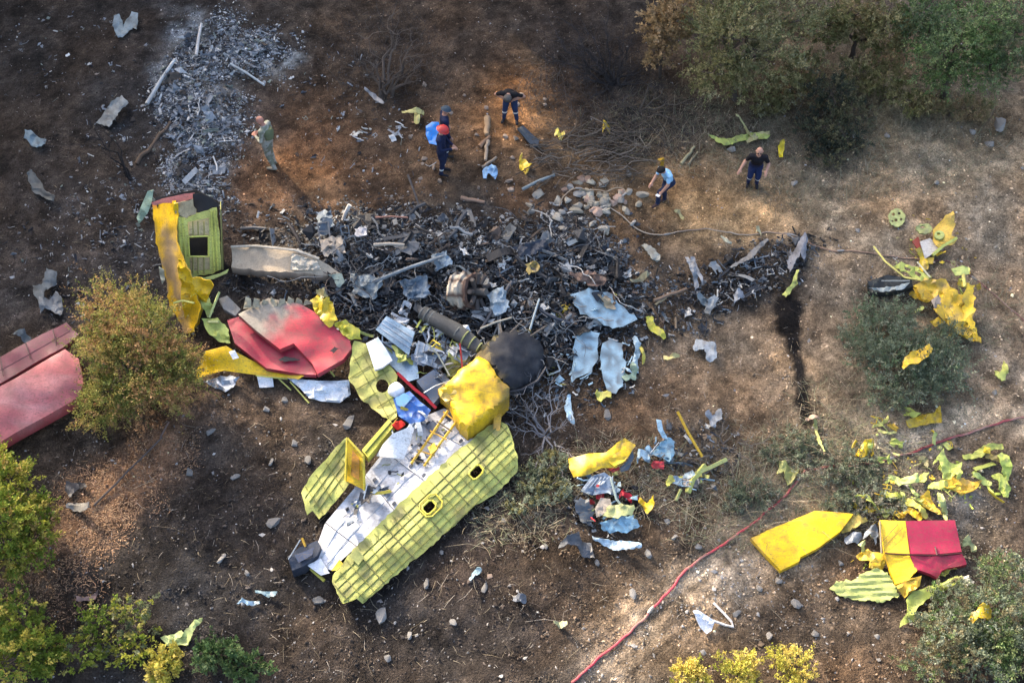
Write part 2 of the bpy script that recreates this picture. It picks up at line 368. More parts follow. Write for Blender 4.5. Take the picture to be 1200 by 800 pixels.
# loose soil, crumbs and pebbles: uneven little pyramids half sunk in the ground
PYR = np.array([[1, 0, -.4], [0, 1, -.4], [-1, 0, -.4], [0, -1, -.4], [0, 0, .9]], float); PF = np.array([[0, 1, 4], [1, 2, 4], [2, 3, 4], [3, 0, 4]])
OCT = np.array([[1, 0, 0], [-1, 0, 0], [0, 1, 0], [0, -1, 0], [0, 0, 1], [0, 0, -1]], float)
OF = np.array([[0, 2, 4], [2, 1, 4], [1, 3, 4], [3, 0, 4], [2, 0, 5], [1, 2, 5], [3, 1, 5], [0, 3, 5]])
def crumbs(name, n, size, colf, label, mat='litter', mask=None, box=(-30, -30, 1230, 830)):
    px = rng.uniform(box[0], box[2], n); py = rng.uniform(box[1], box[3], n)
    if mask is not None: k = mask(px, py); px = px[k]; py = py[k]; n = len(px)
    c, p = gcol(px, py)
    s = size * np.exp(rng.normal(0, .45, n)); sc = s[:, None] * rng.uniform(.5, 1.3, (n, 3)); sc[:, 2] *= .7
    V = PYR[None] * sc[:, None, :] * rng.uniform(.7, 1.3, (n, 5, 1)) + rng.normal(0, .2, (n, 5, 3)) * s[:, None, None]
    a = rng.uniform(0, 6.28, n); ca, sa = np.cos(a)[:, None], np.sin(a)[:, None]
    V = np.stack([V[..., 0] * ca - V[..., 1] * sa, V[..., 0] * sa + V[..., 1] * ca, V[..., 2]], -1) + (p + np.array([0, 0, 1]) * (s * .3)[:, None])[:, None]
    C = np.repeat(colf(c, n, px, py), 5, 0)
    me = big_mesh(name, V.reshape(-1, 3), (PF[None] + (np.arange(n) * 5)[:, None, None]).reshape(-1, 3), C, mat)
    o = bpy.data.objects.new(name, me); col.objects.link(o); tag(o, label, 'debris' if 'char' in name else 'soil', kind='stuff'); return o
def greyish(c, n, px, py):
    t = rng.random((n, 1)); g = rng.uniform(.12, .34, (n, 1)) * np.array([[1, .95, .9]])
    return np.where(t < .07, g, c * np.exp(rng.normal(.1, .55, (n, 1))))
crumbs('soil_crumbs', 85000, .016, greyish, 'loose soil crumbs and small pebbles spread over the slope')
def gravelc(c, n, px, py): return rng.uniform(.14, .42, (n, 1)) * np.array([[1, .96, .9]])
def gmask(px, py):
    d1 = np.abs((px - 780) * .62 + (py - 735) * .78); d1 = np.where((px > 690) & (px < 920), d1, 99)
    d2 = np.hypot((px - 900) / 120, (py - 690) / 50) * 26
    return (rng.random(px.shape) < np.exp(-(d1 / 14) ** 2) * .9 + np.exp(-(d2 / 22) ** 2) * .4 + .03 * (py > 450))
crumbs('gravel', 26000, .026, gravelc, 'pale gravel along the edge of the bare track', 'stone', gmask)

# ------------------------------------------------------------ plants
def leaf_geo(cen, rad, n, size, pal, shell=.45, up=.35, long=1.9, clump=.35, seed=0, per=14):
    """leaves set along sprigs that stick out of uneven lobes; colours vary by sprig as real leaves do"""
    r = np.random.default_rng(seed); cen = np.asarray(cen, float); rad = np.asarray(rad, float)
    vol = rad.prod(1) ** .67; ns = n // per + 1; which = r.choice(len(cen), ns, p=vol / vol.sum())
    d = r.normal(size=(ns, 3)); d /= np.linalg.norm(d, axis=1)[:, None]
    lump = vn(d[:, 0] * 2.2 + which * 7.3, d[:, 1] * 2.2 + d[:, 2] * 1.7 + which, seed)        # uneven outline with gaps
    keep = r.random(ns) < np.clip(lump * 2.6 - .45, .05, 1); which = which[keep]; d = d[keep]; lump = lump[keep]; ns = len(which)
    ra = (shell + (1 - shell) * r.random(ns) ** .7) * (.45 + .9 * lump)
    tw = cen[which] + d * rad[which] * ra[:, None]; ln = rad[which].mean(1) * np.exp(r.normal(-.75, .45, ns)) * clump * 1.7
    ax = d * .9 + np.array([0, 0, up]) + r.normal(0, .45, (ns, 3)); ax /= np.linalg.norm(ax, axis=1)[:, None]
    k = np.repeat(np.arange(ns), int(n / ns) + 1); n = len(k); t = r.random(n)
    out = ax[k] * .7 + r.normal(0, .6, (n, 3)); out /= np.linalg.norm(out, axis=1)[:, None]
    pos = tw[k] + ax[k] * (ln[k] * t)[:, None] + r.normal(0, .022, (n, 3))
    s = size * r.uniform(.6, 1.35, n) * (1.15 - .4 * t)
    side = np.cross(out, r.normal(size=(n, 3))); side /= np.linalg.norm(side, axis=1)[:, None]; nrm = np.cross(out, side)
    V = np.stack([pos, pos + out * (s * long * .55)[:, None] + side * (s * .5)[:, None] + nrm * (s * .12)[:, None],
                  pos + out * (s * long)[:, None], pos + out * (s * long * .55)[:, None] - side * (s * .5)[:, None] + nrm * (s * .12)[:, None]], 1).reshape(-1, 3)
    pal = np.asarray(pal, float); near = fbm(tw[:, 0] * 1.1 + seed, tw[:, 1] * 1.1 + tw[:, 2], seed, 3)
    ci = np.where(r.random(ns) < .55, np.clip((near * 1.7 - .35) * len(pal), 0, len(pal) - 1).astype(int), r.integers(0, len(pal), ns))
    C = pal[ci][k] * r.uniform(.7, 1.3, (n, 1)) * r.uniform(.8, 1.2, ns)[k][:, None]
    return V, np.arange(n * 4).reshape(n, 4), np.repeat(C, 4, 0)
def branch(bag, a, b, r0, r1, c, wob=.08, n=5, seed=0, sides=5):
    r = np.random.default_rng(seed); a = np.asarray(a, float); b = np.asarray(b, float); t = np.linspace(0, 1, n)[:, None]
    p = a + (b - a) * t; p[1:-1] += r.normal(0, wob, (n - 2, 3)) * np.linalg.norm(b - a) * .6
    V, F = tube_geo(p, np.linspace(r0, r1, n), sides); bag.add(V, F, c); return p
def crown_mesh(name, V, F, C, org):
    return big_mesh(name, V - org, F, C, 'leaf')
def tree(name, label, cat, lobes, n, size, pal, base=None, trunk_r=.07, bark=(.09, .07, .055), group=None, seed=0, twigs=14, **k):
    """lobes: (px, py, height over ground, radius x, y, z)"""
    cen = np.array([P(l[0], l[1], l[2]) for l in lobes]); rad = np.array([l[3:6] for l in lobes], float)
    m = cen.mean(0) if base is None else P(*base); bz = float(terr(m[0], m[1])); org = np.array([m[0], m[1], bz])
    t = thing(name, org, label, cat, group)
    g = Bag(); top = cen.mean(0) * .55 + org * .45; top[2] = max(top[2], bz + .12)
    branch(g, org - [0, 0, .1], top, trunk_r, trunk_r * .7, bark, .05, 6, seed, 7)
    for i in range(len(cen)):
        branch(g, top, cen[i] + [0, 0, rad[i][2] * .3], trunk_r * .6, trunk_r * .18, bark, .1, 6, seed + i)
        for j in range(twigs // len(cen) + 2):
            r = np.random.default_rng(seed * 99 + i * 31 + j); d = r.normal(size=3); d /= np.linalg.norm(d); d[2] = abs(d[2]) * .8
            branch(g, cen[i], cen[i] + d * rad[i] * r.uniform(.6, 1.0), trunk_r * .22, trunk_r * .06, bark, .12, 4, seed + j)
    g.build('trunk', 'wood', t, smooth=60)
    V, F, C = leaf_geo(cen, rad, n, size, pal, seed=seed, **k)
    low = terr(V[:, 0], V[:, 1]) + .02; V[:, 2] = np.maximum(V[:, 2], low)
    o = bpy.data.objects.new('crown', crown_mesh('crown', V, F, C, org)); col.objects.link(o); o.parent = t
    return t
OLIVE = [(.19, .21, .05), (.28, .27, .07), (.15, .18, .045), (.36, .28, .09), (.36, .22, .10), (.30, .29, .08)]
OAK = [(.20, .25, .035), (.32, .33, .05), (.15, .21, .03), (.52, .44, .09), (.44, .31, .09)]
DGRN = [(.09, .15, .05), (.13, .21, .07), (.07, .12, .04), (.21, .27, .11)]
GGRN = [(.13, .16, .10), (.18, .22, .145), (.11, .135, .085), (.25, .28, .20)]
MOSS = [(.18, .17, .07), (.24, .225, .10), (.15, .155, .06), (.30, .27, .13)]
GOLD = [(.62, .54, .11), (.54, .49, .09), (.66, .54, .14), (.36, .36, .06)]
tree('olive_tree', 'small tree with olive and rusty leaves beside the fallen red wing', 'tree',
     [(150, 430, 1.2, 1.25, 1.05, .95), (190, 450, 1.0, .8, .8, .75), (120, 465, .8, .75, .75, .6), (140, 365, 1.6, .75, .7, .7), (175, 395, 1.6, .85, .8, .75), (125, 400, 1.5, .6, .6, .6), (205, 425, 1.2, .55, .6, .6)],
     46000, .030, OLIVE, seed=3, trunk_r=.07, shell=.25, clump=.55)
tree('young_oak', 'young oak with yellow tipped green leaves growing below the fallen red wing', 'tree',
     [(10, 565, 1.2, .55, .55, .5), (0, 610, 1.5, .65, .65, .6), (40, 600, 1.0, .4, .45, .4), (22, 650, .9, .5, .5, .45), (-20, 550, 1.3, .65, .65, .65), (40, 632, .9, .4, .4, .35)],
     15000, .042, OAK[:3] + [(.4, .34, .08), (.36, .26, .08)], seed=5, trunk_r=.06, shell=.3, clump=.5)
tree('oak_sapling', 'dense oak sapling at the foot of the young oak', 'tree',
     [(25, 720, .9, .55, .6, .6), (20, 770, 1.0, .7, .6, .6), (50, 760, .7, .45, .45, .45), (-10, 740, 1.0, .7, .7, .7)], 7500, .044, OAK[:4], seed=6, trunk_r=.05)
tree('oak_seedling', 'low spreading oak bush with yellowed shoots on the dark soil', 'bush',
     [(115, 728, .5, .45, .4, .3), (155, 715, .5, .4, .35, .3), (95, 765, .5, .5, .4, .3), (145, 765, .4, .5, .35, .28), (165, 740, .35, .35, .3, .25)], 3400, .042, OAK[:3] + [(.36, .33, .09), (.15, .18, .09), (.2, .22, .12)], seed=8, trunk_r=.035)
tree('oak_shoot', 'small yellow oak shoot beside the torn green skin strip', 'bush', [(198, 770, .4, .32, .3, .25), (190, 785, .3, .3, .3, .25)], 1500, .05, GOLD, seed=9, trunk_r=.02)
tree('low_bush', 'dark green low bush beneath the torn green skin strip', 'bush', [(255, 765, .35, .5, .4, .3), (290, 780, .3, .5, .35, .25)], 2800, .05, DGRN, seed=10, trunk_r=.02)
for i, (px, py, w) in enumerate(((808, 778, .3), (866, 774, .45), (930, 772, .5))):
    tree('golden_bush', ['smallest golden bush by the edge of the bare track', 'middle golden bush between a smaller and a larger one', 'largest golden bush beside the dark gravel slope'][i], 'bush',
         [(px, py + 4, .3, w, w * .8, w * .7), (px - 9, py + 16, .3, w * .8, w * .8, w * .6), (px + 10, py + 14, .25, w * .7, w * .7, w * .6)], 2200, .034, GOLD, group='golden bushes along the track', seed=12 + i, trunk_r=.02, shell=.3, up=.9)
tree('heath_bush', 'broad grey and green bush below the red and yellow panel', 'bush',
     [(1110, 740, .6, .75, .6, .5), (1160, 720, .8, .7, .7, .6), (1150, 770, .7, .9, .6, .5), (1090, 775, .5, .6, .5, .4), (1180, 680, .7, .5, .6, .5), (1200, 750, .8, .7, .7, .6), (1120, 700, .45, .6, .4, .35)],
     32000, .030, DGRN + GGRN + [(.26, .23, .13), (.22, .19, .1)], seed=20, trunk_r=.06, shell=.35, up=.6)
tree('cistus_bush', 'round grey-green bush between the yellow debris and the dirt track', 'bush',
     [(1060, 415, .6, 1.0, .8, .5), (1020, 400, .5, .8, .7, .4), (1095, 430, .55, .8, .7, .45), (1060, 455, .5, .9, .6, .4), (1040, 370, .45, .9, .5, .35), (1110, 400, .4, .6, .6, .35)],
     34000, .028, GGRN + [(.11, .17, .09)], seed=22, trunk_r=.05, shell=.3, up=.6)
tree('olive_oak', 'tall olive-green tree between the scorched scrub and the dark thorn bush', 'tree',
     [(860, 46, 2.2, 1.09, 0.92, 0.92), (835, 86, 1.6, 0.76, 0.76, 0.67), (900, 66, 1.8, 0.92, 0.84, 0.76), (925, 26, 2.0, 0.92, 0.84, 0.84), (830, 26, 1.9, 0.67, 0.76, 0.76), (880, 1, 2.4, 1.09, 0.92, 0.92), (870, 91, 1.3, 0.76, 0.67, 0.5)],
     34000, .036, MOSS + [(.2, .22, .1), (.3, .28, .15), (.12, .13, .06)], seed=25, trunk_r=.1, shell=.25, clump=.5)
tree('green_oak', 'bright green tree above the bare tan bank', 'tree',
     [(1120, 58, 2.0, 1.01, 0.84, 0.84), (1100, 83, 1.5, 0.76, 0.76, 0.67), (1160, 83, 1.5, 0.84, 0.76, 0.67), (1150, 28, 2.2, 1.01, 0.92, 0.92), (1190, 48, 2.0, 1.01, 0.92, 0.84), (1085, 38, 1.8, 0.76, 0.76, 0.76), (1080, 13, 2, 0.67, 0.67, 0.67)],
     34000, .036, DGRN + [(.19, .26, .12), (.1, .14, .07), (.16, .17, .09)], seed=27, trunk_r=.1, shell=.25, clump=.5)
tree('mossy_tree', 'brownish green tree between the olive tree and the bright green tree', 'tree',
     [(1000, 20, 1.6, 0.84, 0.76, 0.67), (1040, 40, 1.5, 0.76, 0.67, 0.67), (970, 30, 1.4, 0.59, 0.59, 0.59), (1030, 0, 2, 0.92, 0.84, 0.84)], 17000, .04, MOSS + [(.26, .2, .1)], seed=29, trunk_r=.09)
tree('thorn_bush', 'dark thorny bush below the olive-green tree', 'bush',
     [(975, 110, .8, .8, .7, .6), (960, 150, .5, .6, .7, .4), (990, 160, .4, .7, .6, .35), (1000, 130, .6, .6, .6, .4), (965, 180, .3, .5, .6, .25)], 9500, .036, [(.04, .05, .035), (.07, .08, .045), (.17, .155, .08), (.12, .12, .065)], seed=31, trunk_r=.05, shell=.3)
tree('dry_bush', 'dry olive bush between the olive-green tree and the tan bank', 'bush', [(1035, 95, .6, .8, .6, .4), (1070, 120, .4, .6, .5, .3), (1010, 85, .7, .6, .5, .4)], 9000, .034, MOSS + [(.3, .24, .13)], seed=71, trunk_r=.03, up=.7)
tree('dry_bush', 'dry grass-coloured bush at the foot of the olive-green tree', 'bush', [(925, 105, .5, .7, .5, .35), (900, 125, .3, .5, .4, .25), (945, 80, .7, .6, .5, .4)], 8000, .034, MOSS + [(.26, .25, .16)], seed=72, trunk_r=.03, up=.7)
tree('dry_bush', 'brown low bush at the edge of the tan bank under the bright green tree', 'bush', [(1090, 125, .3, .6, .4, .25), (1140, 128, .3, .7, .4, .25)], 6000, .032, [(.3, .22, .12), (.24, .2, .1), (.18, .19, .09)], seed=73, trunk_r=.03, up=.7)
tree('rusty_tree', 'rust coloured tree top beside the scorched scrub', 'tree', [(775, 35, 1.6, .7, .7, .7), (790, 15, 1.8, .8, .8, .8), (770, 60, 1.2, .5, .5, .5)], 6000, .05, [(.36, .25, .12), (.28, .2, .1), (.44, .31, .17)], seed=33, trunk_r=.06, shell=.3)
tree('ash_weeds', 'grey-green weeds under the bare grey branches beside the green fuselage wall', 'weeds',
     [(620, 560, .15, .5, .4, .2), (645, 575, .15, .5, .4, .2), (610, 590, .12, .4, .3, .15), (650, 545, .15, .4, .3, .2)], 5200, .034, GGRN + MOSS[:2], seed=35, trunk_r=.02, up=.8)
for i, (px, py, w, lb) in enumerate(((985, 540, 1.0, 'low grey-green scrub around the bend of the red hose'), (930, 520, .7, 'low grey scrub at the end of the black oil run'), (1020, 580, .7, 'sparse scrub above the large yellow panel'), (880, 575, .6, 'sparse weeds beside the yellow pole'), (985, 590, .5, 'grey tuft between red hose and yellow panel'))):
    tree('heath_scrub', lb, 'bush', [(px, py, .12, w * .9, w * .6, .2), (px - 25 * w, py + 12, .1, w * .6, w * .5, .16), (px + 28 * w, py + 8, .1, w * .6, w * .5, .16)], int(6500 * w), .026, GGRN + [(.24, .22, .17), (.2, .19, .15)], seed=40 + i, trunk_r=.02, up=.8)

def bare(name, label, cat, base, tips, r0, c, n_sub=5, seed=0, group=None, lean=0.0):
    """leafless plant: limbs from one foot to the given points, each forking into twigs"""
    b = P(*base); b = np.array([b[0], b[1], float(terr(b[0], b[1]))]); t = thing(name, b, label, cat, group)
    g = Bag(); w = Bag(); r = np.random.default_rng(seed)
    for i, tp in enumerate(tips):
        e = P(*tp); p = branch(g, b - [0, 0, .05], e, r0 * r.uniform(.6, 1), r0 * .15, c, .07, 7, seed + i)
        for k in range(n_sub):
            q = p[r.integers(2, 7)]; L = np.linalg.norm(e - b) * r.uniform(.2, .5)
            d = (e - b) / np.linalg.norm(e - b) + r.normal(0, .6, 3); d /= np.linalg.norm(d); d[2] = abs(d[2]) * .7
            pp = branch(w, q, q + d * L, r0 * .25, r0 * .06, np.array(c) * r.uniform(.8, 1.3), .1, 5, seed + 50 + k, 4)
            for m in range(2):
                d2 = d + r.normal(0, .6, 3); branch(w, pp[3], pp[3] + d2 / np.linalg.norm(d2) * L * .5, r0 * .12, r0 * .04, c, .1, 4, seed + m, 3)
    g.build('trunk', 'wood', t, smooth=60); w.build('twigs', 'wood', t, kind='stuff'); return t
bare('burnt_tree', 'leafless scorched tree with forked brown branches among black soil', 'tree', (450, 118), [(432, 45, 1.2), (462, 40, 1.4), (475, 60, 1.0), (485, 85, .8), (440, 70, 1.0), (455, 25, 1.6), (490, 45, 1.1)], .07, (.10, .08, .065), 6, 3)
bare('scorched_scrub', 'black leafless scrub in a dense dark thicket', 'bush', (720, 100), [(690, 60, .9), (740, 50, 1.0), (710, 30, 1.4), (755, 80, .6), (680, 90, .5), (700, 110, .3), (745, 25, 1.4), (660, 50, .9), (730, 70, 1.0), (760, 100, .4), (650, 70, .7), (670, 30, 1.0), (700, 75, .9), (725, 45, 1.2), (690, 40, 1.1), (770, 60, .8)], .045, (.035, .032, .032), 16, 5)
bare('scorched_scrub', 'brown leafless scrub below the black thicket', 'bush', (750, 130), [(720, 120, .4), (775, 110, .5), (790, 140, .3), (735, 150, .2), (760, 100, .6), (800, 120, .4)], .04, (.09, .075, .06), 10, 6)
bare('grey_brush', 'bare grey branches beside the green fuselage wall', 'bush', (640, 510), [(615, 470, .5), (655, 465, .5), (670, 490, .4), (605, 500, .4), (630, 540, .2), (665, 530, .2), (645, 450, .6), (620, 450, .6), (600, 480, .4), (655, 555, .2)], .035, (.19, .185, .19), 10, 7)
bare('dead_sapling', 'thin black dead sapling leaning beside the ash strip', 'tree', (160, 212, .0), [(128, 160, .9), (120, 170, .8), (110, 150, .8)], .05, (.022, .02, .02), 4, 8)
bare('dead_shrub', 'bare brown shrub twigs over the round grey-green bush', 'bush', (1030, 400), [(1000, 395, .5), (1015, 375, .6), (1050, 370, .6), (1000, 410, .4), (1070, 380, .6)], .03, (.12, .11, .09), 8, 9)
bare('dead_brush', 'grey twigs across the wreck pieces right of the blue debris', 'bush', (845, 520), [(870, 500, .3), (880, 540, .2), (820, 530, .2), (905, 520, .25), (850, 490, .35), (860, 560, .2)], .025, (.13, .115, .1), 8, 10)

# fallen branches piled up
g = Bag(); r = np.random.default_rng(4)
for i in range(120):
    px = r.uniform(628, 752); py = r.uniform(150, 212); L = r.uniform(.5, 1.9); a = r.normal(.35, .7)
    p = P(px, py, r.uniform(.03, .35)); d = np.array([math.cos(a), math.sin(a) * .8, r.normal(.05, .15)]) * L / 2
    branch(g, p - d, p + d, r.uniform(.008, .024), .005, np.array((.12, .10, .08)) * r.uniform(.4, 1.6), .07, 6, i)
g.build('brush_pile', 'wood', label='heap of cut brown branches behind the pale broken blocks', cat='brush pile', kind='stuff', smooth=60)
for i, (a, b, rr, c, lb) in enumerate((((571, 138, .05), (571, 158, .05), .1, (.33, .23, .14), 'pale split log standing out of orange soil by the firefighters'), ((562, 172, .05), (574, 160, .05), .07, (.26, .16, .1), 'short reddish log at the foot of the pale split log'),
        ((572, 165, .05), (569, 188, .08), .06, (.3, .24, .18), 'forked pale branch lying below the reddish log'), ((565, 196, .04), (582, 184, .1), .05, (.27, .22, .17), 'bleached branch lying over the blue rag'),
        ((160, 192, .04), (200, 143, .04), .06, (.12, .085, .06), 'long charred brown log beside the ash strip'), ((798, 192, .05), (814, 172, .1), .05, (.30, .27, .16), 'cut pale stake lying left of the green skin strip'), ((806, 193, .04), (818, 178, .08), .035, (.24, .2, .13), 'thinner stake beside the cut pale stake'),
        ((540, 232, .04), (568, 237, .04), .07, (.30, .2, .14), 'pale brown log at the upper edge of the black wreckage'), ((110, 592, .05), (190, 512, .12), .028, (.10, .08, .07), 'long straight stick lying in the sunlit litter strip'), ((188, 512, .05), (198, 494, .3), .03, (.16, .11, .09), 'short stick rising at the end of the long straight stick'),
        ((766, 352, .1), (805, 338, .14), .05, (.2, .14, .1), 'brown branch right of the pale blue torn sheet'), ((768, 357, .06), (790, 343, .1), .035, (.28, .22, .13), 'thin pale branch under the brown branch'), ((792, 385, .04), (792, 372, .1), .04, (.2, .15, .1), 'short brown stub below the brown branch'))):
    g = Bag(); p = branch(g, P(*a), P(*b), rr, rr * .7, c, .03 if rr > .03 else .006, 7, i, 8)
    g.build('log', 'wood', label=lb, cat='log', smooth=50)

# ------------------------------------------------------------ unseen pines added up the slope to shade the wreck, with gaps for sun
LIT = [(330, 175, 0), (350, 190, 0), (380, 215, 0), (410, 240, 0), (295, 205, 0), (315, 190, 1), (330, 230, 0), (40, 450, 1), (20, 475, 1), (60, 430, 1), (30, 415, 1), (150, 400, 2), (130, 380, 2), (160, 430, 1.5),
       (170, 540, 0), (130, 580, 0), (95, 620, 0), (215, 500, 0), (40, 580, 1.5), (40, 640, 1.2), (20, 700, 1), (60, 760, .8), (130, 720, .6), (370, 400, .8), (330, 365, .8), (390, 395, .8), (640, 140, 0), (575, 165, 0),
       (195, 260, 2), (190, 290, 1.5), (866, 770, .3), (930, 768, .3), (560, 440, 1), (300, 310, .6), (640, 60, 0), (770, 30, 1.5), (860, 60, 2)]
LP = np.array([P(*l) for l in LIT])
def pine_puff(k):
    r = np.random.default_rng(100 + k)
    cen = r.normal(0, .45, (7, 3)); V, F, C = leaf_geo(cen, np.tile([1.0, 1.0, .7], (7, 1)), 3400, .17, DGRN[:3] + [(.09, .12, .04)], seed=60 + k, shell=.1, long=2.4, clump=.6)
    return big_mesh('foliage', V, F, C, 'leaf')
puffs = [pine_puff(k) for k in range(3)]
r = np.random.default_rng(12); spots = []
for k in range(900):
    x = r.uniform(-44, 8); y = r.uniform(-6, 40); px, py = project(np.array([x, y, float(terr(x, y))]))
    if px > -330 and py > -190: continue
    if x + .81 * y > 30: continue
    if all(math.hypot(x - a, y - b) > 3.0 for a, b in spots): spots.append((x, y))
for i, (x, y) in enumerate(spots):
    z = float(terr(x, y)); H = r.uniform(13, 18); base = np.array([x, y, z])
    t = thing('shade_pine', base, 'unseen pine added up the slope to shade the burnt ground', 'tree', 'unseen pines added for shade')
    g = Bag(); branch(g, base - [0, 0, .2], base + [0, 0, H], .2, .04, (.10, .075, .055), .006, 7, i, 8)
    kept = 0
    for hh in np.arange(2.2, H, 1.05):
        rad = 2.1 * (1 - hh / H) ** .6 + .5
        for m in range(3 if hh < H * .75 else 1):
            a = r.uniform(0, 6.28); c = base + np.array([math.cos(a) * rad * .65, math.sin(a) * rad * .65, hh])
            w = c - LP; s = w @ SUN; d = np.linalg.norm(w - s[:, None] * SUN, axis=1); s_r = .75 + rad * .22
            if ((d < s_r * 1.25) & (s > 0)).any(): continue  # foliage left out where it would block sun to a LIT point
            o = bpy.data.objects.new('foliage', puffs[(i + m) % 3]); col.objects.link(o); o.parent = t; o.location = c - base
            o.scale = (s_r * .72, s_r * .72, s_r * .6); o.rotation_euler = (0, 0, a); kept += 1
            branch(g, base + [0, 0, hh - .2], c, .05, .02, (.10, .075, .055), .03, 4, m, 5)
    g.build('trunk', 'wood', t, smooth=60)

# ------------------------------------------------------------ wreckage: the large pieces
def surf_h(poly, px, py, h=.1, cr=.03, cs=14, seed=0, hf=None):
    px = np.atleast_1d(np.asarray(px, float)); py = np.atleast_1d(np.asarray(py, float))
    hv = [(p[0], p[1], p[2] if len(p) > 2 else h) for p in poly]
    w = 1 / (((px[:, None] - np.array([q[0] for q in hv])) ** 2 + (py[:, None] - np.array([q[1] for q in hv])) ** 2) + 4) ** 1.1
    H = (w * np.array([q[2] for q in hv])).sum(1) / w.sum(1) + (hf(px, py) if hf is not None else 0)
    return np.maximum(H + crease(px, py, cs, seed) * cr, .015)
def rib(name, parent, poly, a, b, w, c, mat='primer', lift=.02, holes=(), step=4, **k):
    """a flange bar following a plate between two picture positions, only where the plate is"""
    L = math.hypot(b[0] - a[0], b[1] - a[1]); n = max(4, int(L / step)); t = np.linspace(0, 1, n); x = a[0] + (b[0] - a[0]) * t; y = a[1] + (b[1] - a[1]) * t
    ok = inpoly(x, y, poly)
    for ho in holes: ok &= ~inpoly(x, y, ho)
    H = surf_h(poly, x, y, **k); W = PN(x, y, H + lift); i = 0
    while i < n:
        if ok[i]:
            j = i
            while j + 1 < n and ok[j + 1]: j += 1
            if j - i >= 2:
                V, F = tube_geo(W[i:j + 1], w, 4); mk(name, V, F, c, mat, parent)
            i = j + 1
        else: i += 1
def strip(name, pts, r, c, mat, parent=None, sides=6, **k):
    """a rod through picture positions (px, py, height)"""
    W = np.array([P(*p) for p in pts]); V, F = tube_geo(W, r, sides); return mk(name, V, F, c, mat, parent, smooth=50, **k)
def ring(cx, cy, rx, ry, ang=0, n=12):
    a = R(ang); o = []
    for k in range(n):
        t = 2 * math.pi * k / n; u = rx * math.cos(t); v = ry * math.sin(t); o.append((cx + u * math.cos(a) - v * math.sin(a), cy + u * math.sin(a) + v * math.cos(a)))
    return o
def rrect(cx, cy, w, h, ang):
    a = R(ang); return [(cx + u * math.cos(a) - v * math.sin(a), cy + u * math.sin(a) + v * math.cos(a)) for u, v in
                        ((-w, -h * .6), (-w * .6, -h), (w * .6, -h), (w, -h * .6), (w, h * .6), (w * .6, h), (-w * .6, h), (-w, h * .6))]

# --- broken fuselage: white floor, primer-green walls
fus = thing('fuselage_section', P(480, 590), 'torn fuselage section with white floor and yellow-green inner walls', 'fuselage')
Lp = [(363, 660), (381, 612), (428, 556), (450, 528), (486, 492), (520, 478)]; Rp = [(388, 668), (418, 640), (463, 599), (500, 565), (545, 524), (576, 495)]
for i in range(5):
    q = [Lp[i], Lp[i + 1], Rp[i + 1], Rp[i]]; m = np.mean(q, 0); q = [tuple(m + (np.array(p) - m) * .985) for p in q]
    def soot(x, y, C, i=i):
        w = np.clip((fbm(x / 7, y / 7, 90, 4) - .44) * 6, 0, 1) * np.clip(1.5 - np.hypot((x - 425) / 50, (y - 585) / 40), .25, 1); return C * (1 - .75 * w[:, None]) + np.array((.16, .18, .22)) * .75 * w[:, None]
    sheet('floor_panel', q, (.62, .63, .65), fus, h=.26 + .02 * (i % 2), cr=.03, cs=20, cf=soot, seed=i, th=.03)
for s in (.35, .7):
    a = [(l[0] + (r_[0] - l[0]) * s, l[1] + (r_[1] - l[1]) * s) for l, r_ in zip(Lp, Rp)]
    strip('floor_track', [(p[0], p[1], .285) for p in a], .012, SLV, 'bare_metal', fus, 4)
for k, (fx, fy) in enumerate([(Lp[i][0] + (Rp[i][0] - Lp[i][0]) * t, Lp[i][1] + (Rp[i][1] - Lp[i][1]) * t) for i in (2, 3, 4) for t in (.2, .55, .85)]):
    sheet('floor_fitting', rrect(fx + 4, fy - 3, 2.6, 1.6, -44), (.05, .06, .08), fus, 'bare_metal', h=.31, cr=.005, res=3)
wallR = [(390, 674, .3), (407, 651, .36), (447, 610, .38), (487, 572, .38), (540, 524, .38), (580, 493, .4), (594, 497, .42), (607, 535, .34), (606, 553, .28), (580, 579, .2), (574, 582, .22), (557, 591, .18), (529, 618, .16), (500, 644, .16), (469, 669, .15), (425, 707, .14), (418, 701, .2), (402, 707, .12), (389, 681, .2)]
hol = [rrect(558, 553, 7.5, 5, -44), rrect(503, 594, 7, 5.2, -44)]
def bow(x, y): d = ((x - 390) * 181 + (y - 674) * 190) / 262.4; return .12 * np.sin(np.clip(d / 62, 0, 1) * math.pi)
kw = dict(h=.3, cr=.04, cs=26, seed=31, hf=bow)
def gv(x, y, C):
    u = ((x - 390) * 190 - (y - 674) * 181) / 262.4; v = ((x - 390) * 181 + (y - 674) * 190) / 262.4; cell = hsh(np.floor(u / 15 + .4), np.floor((v + 1) / 8), 3)
    C = C * (.92 + .16 * cell)[:, None]; so_ = np.clip((fbm(x / 12, y / 12, 68, 4) - .57) * 6, 0, 1)[:, None]; C = C * (1 - .6 * so_) + np.array((.09, .085, .05)) * .6 * so_
    w = fbm(x / 14, y / 14, 66, 4); return C * (.78 + .44 * w[:, None]) * np.array((1, 1, 1)) + (np.clip(fbm(x / 30, y / 30, 67) - .58, 0, 1)[:, None]) * np.array((.25, .06, 0))
wr = sheet('side_wall', wallR, GRN, fus, 'primer', cf=gv, res=5, jag=1.3, holes=hol, th=.02, edge=(.5, .35, .03), **kw)
ax = np.array([190, -181]) / 262.4; pr = np.array([181, 190]) / 262.4; o0 = np.array([390, 674])
for k, d in enumerate((7, 15, 23, 31, 39, 47, 55)):
    a = o0 + pr * d - ax * 20; b = a + ax * 300; rib('stringer', wr, [p[:3] for p in wallR], a, b, .011, GRN_SHADE, holes=hol, lift=.012, **kw)  # bars coloured dark to stand for the shadow lines along them
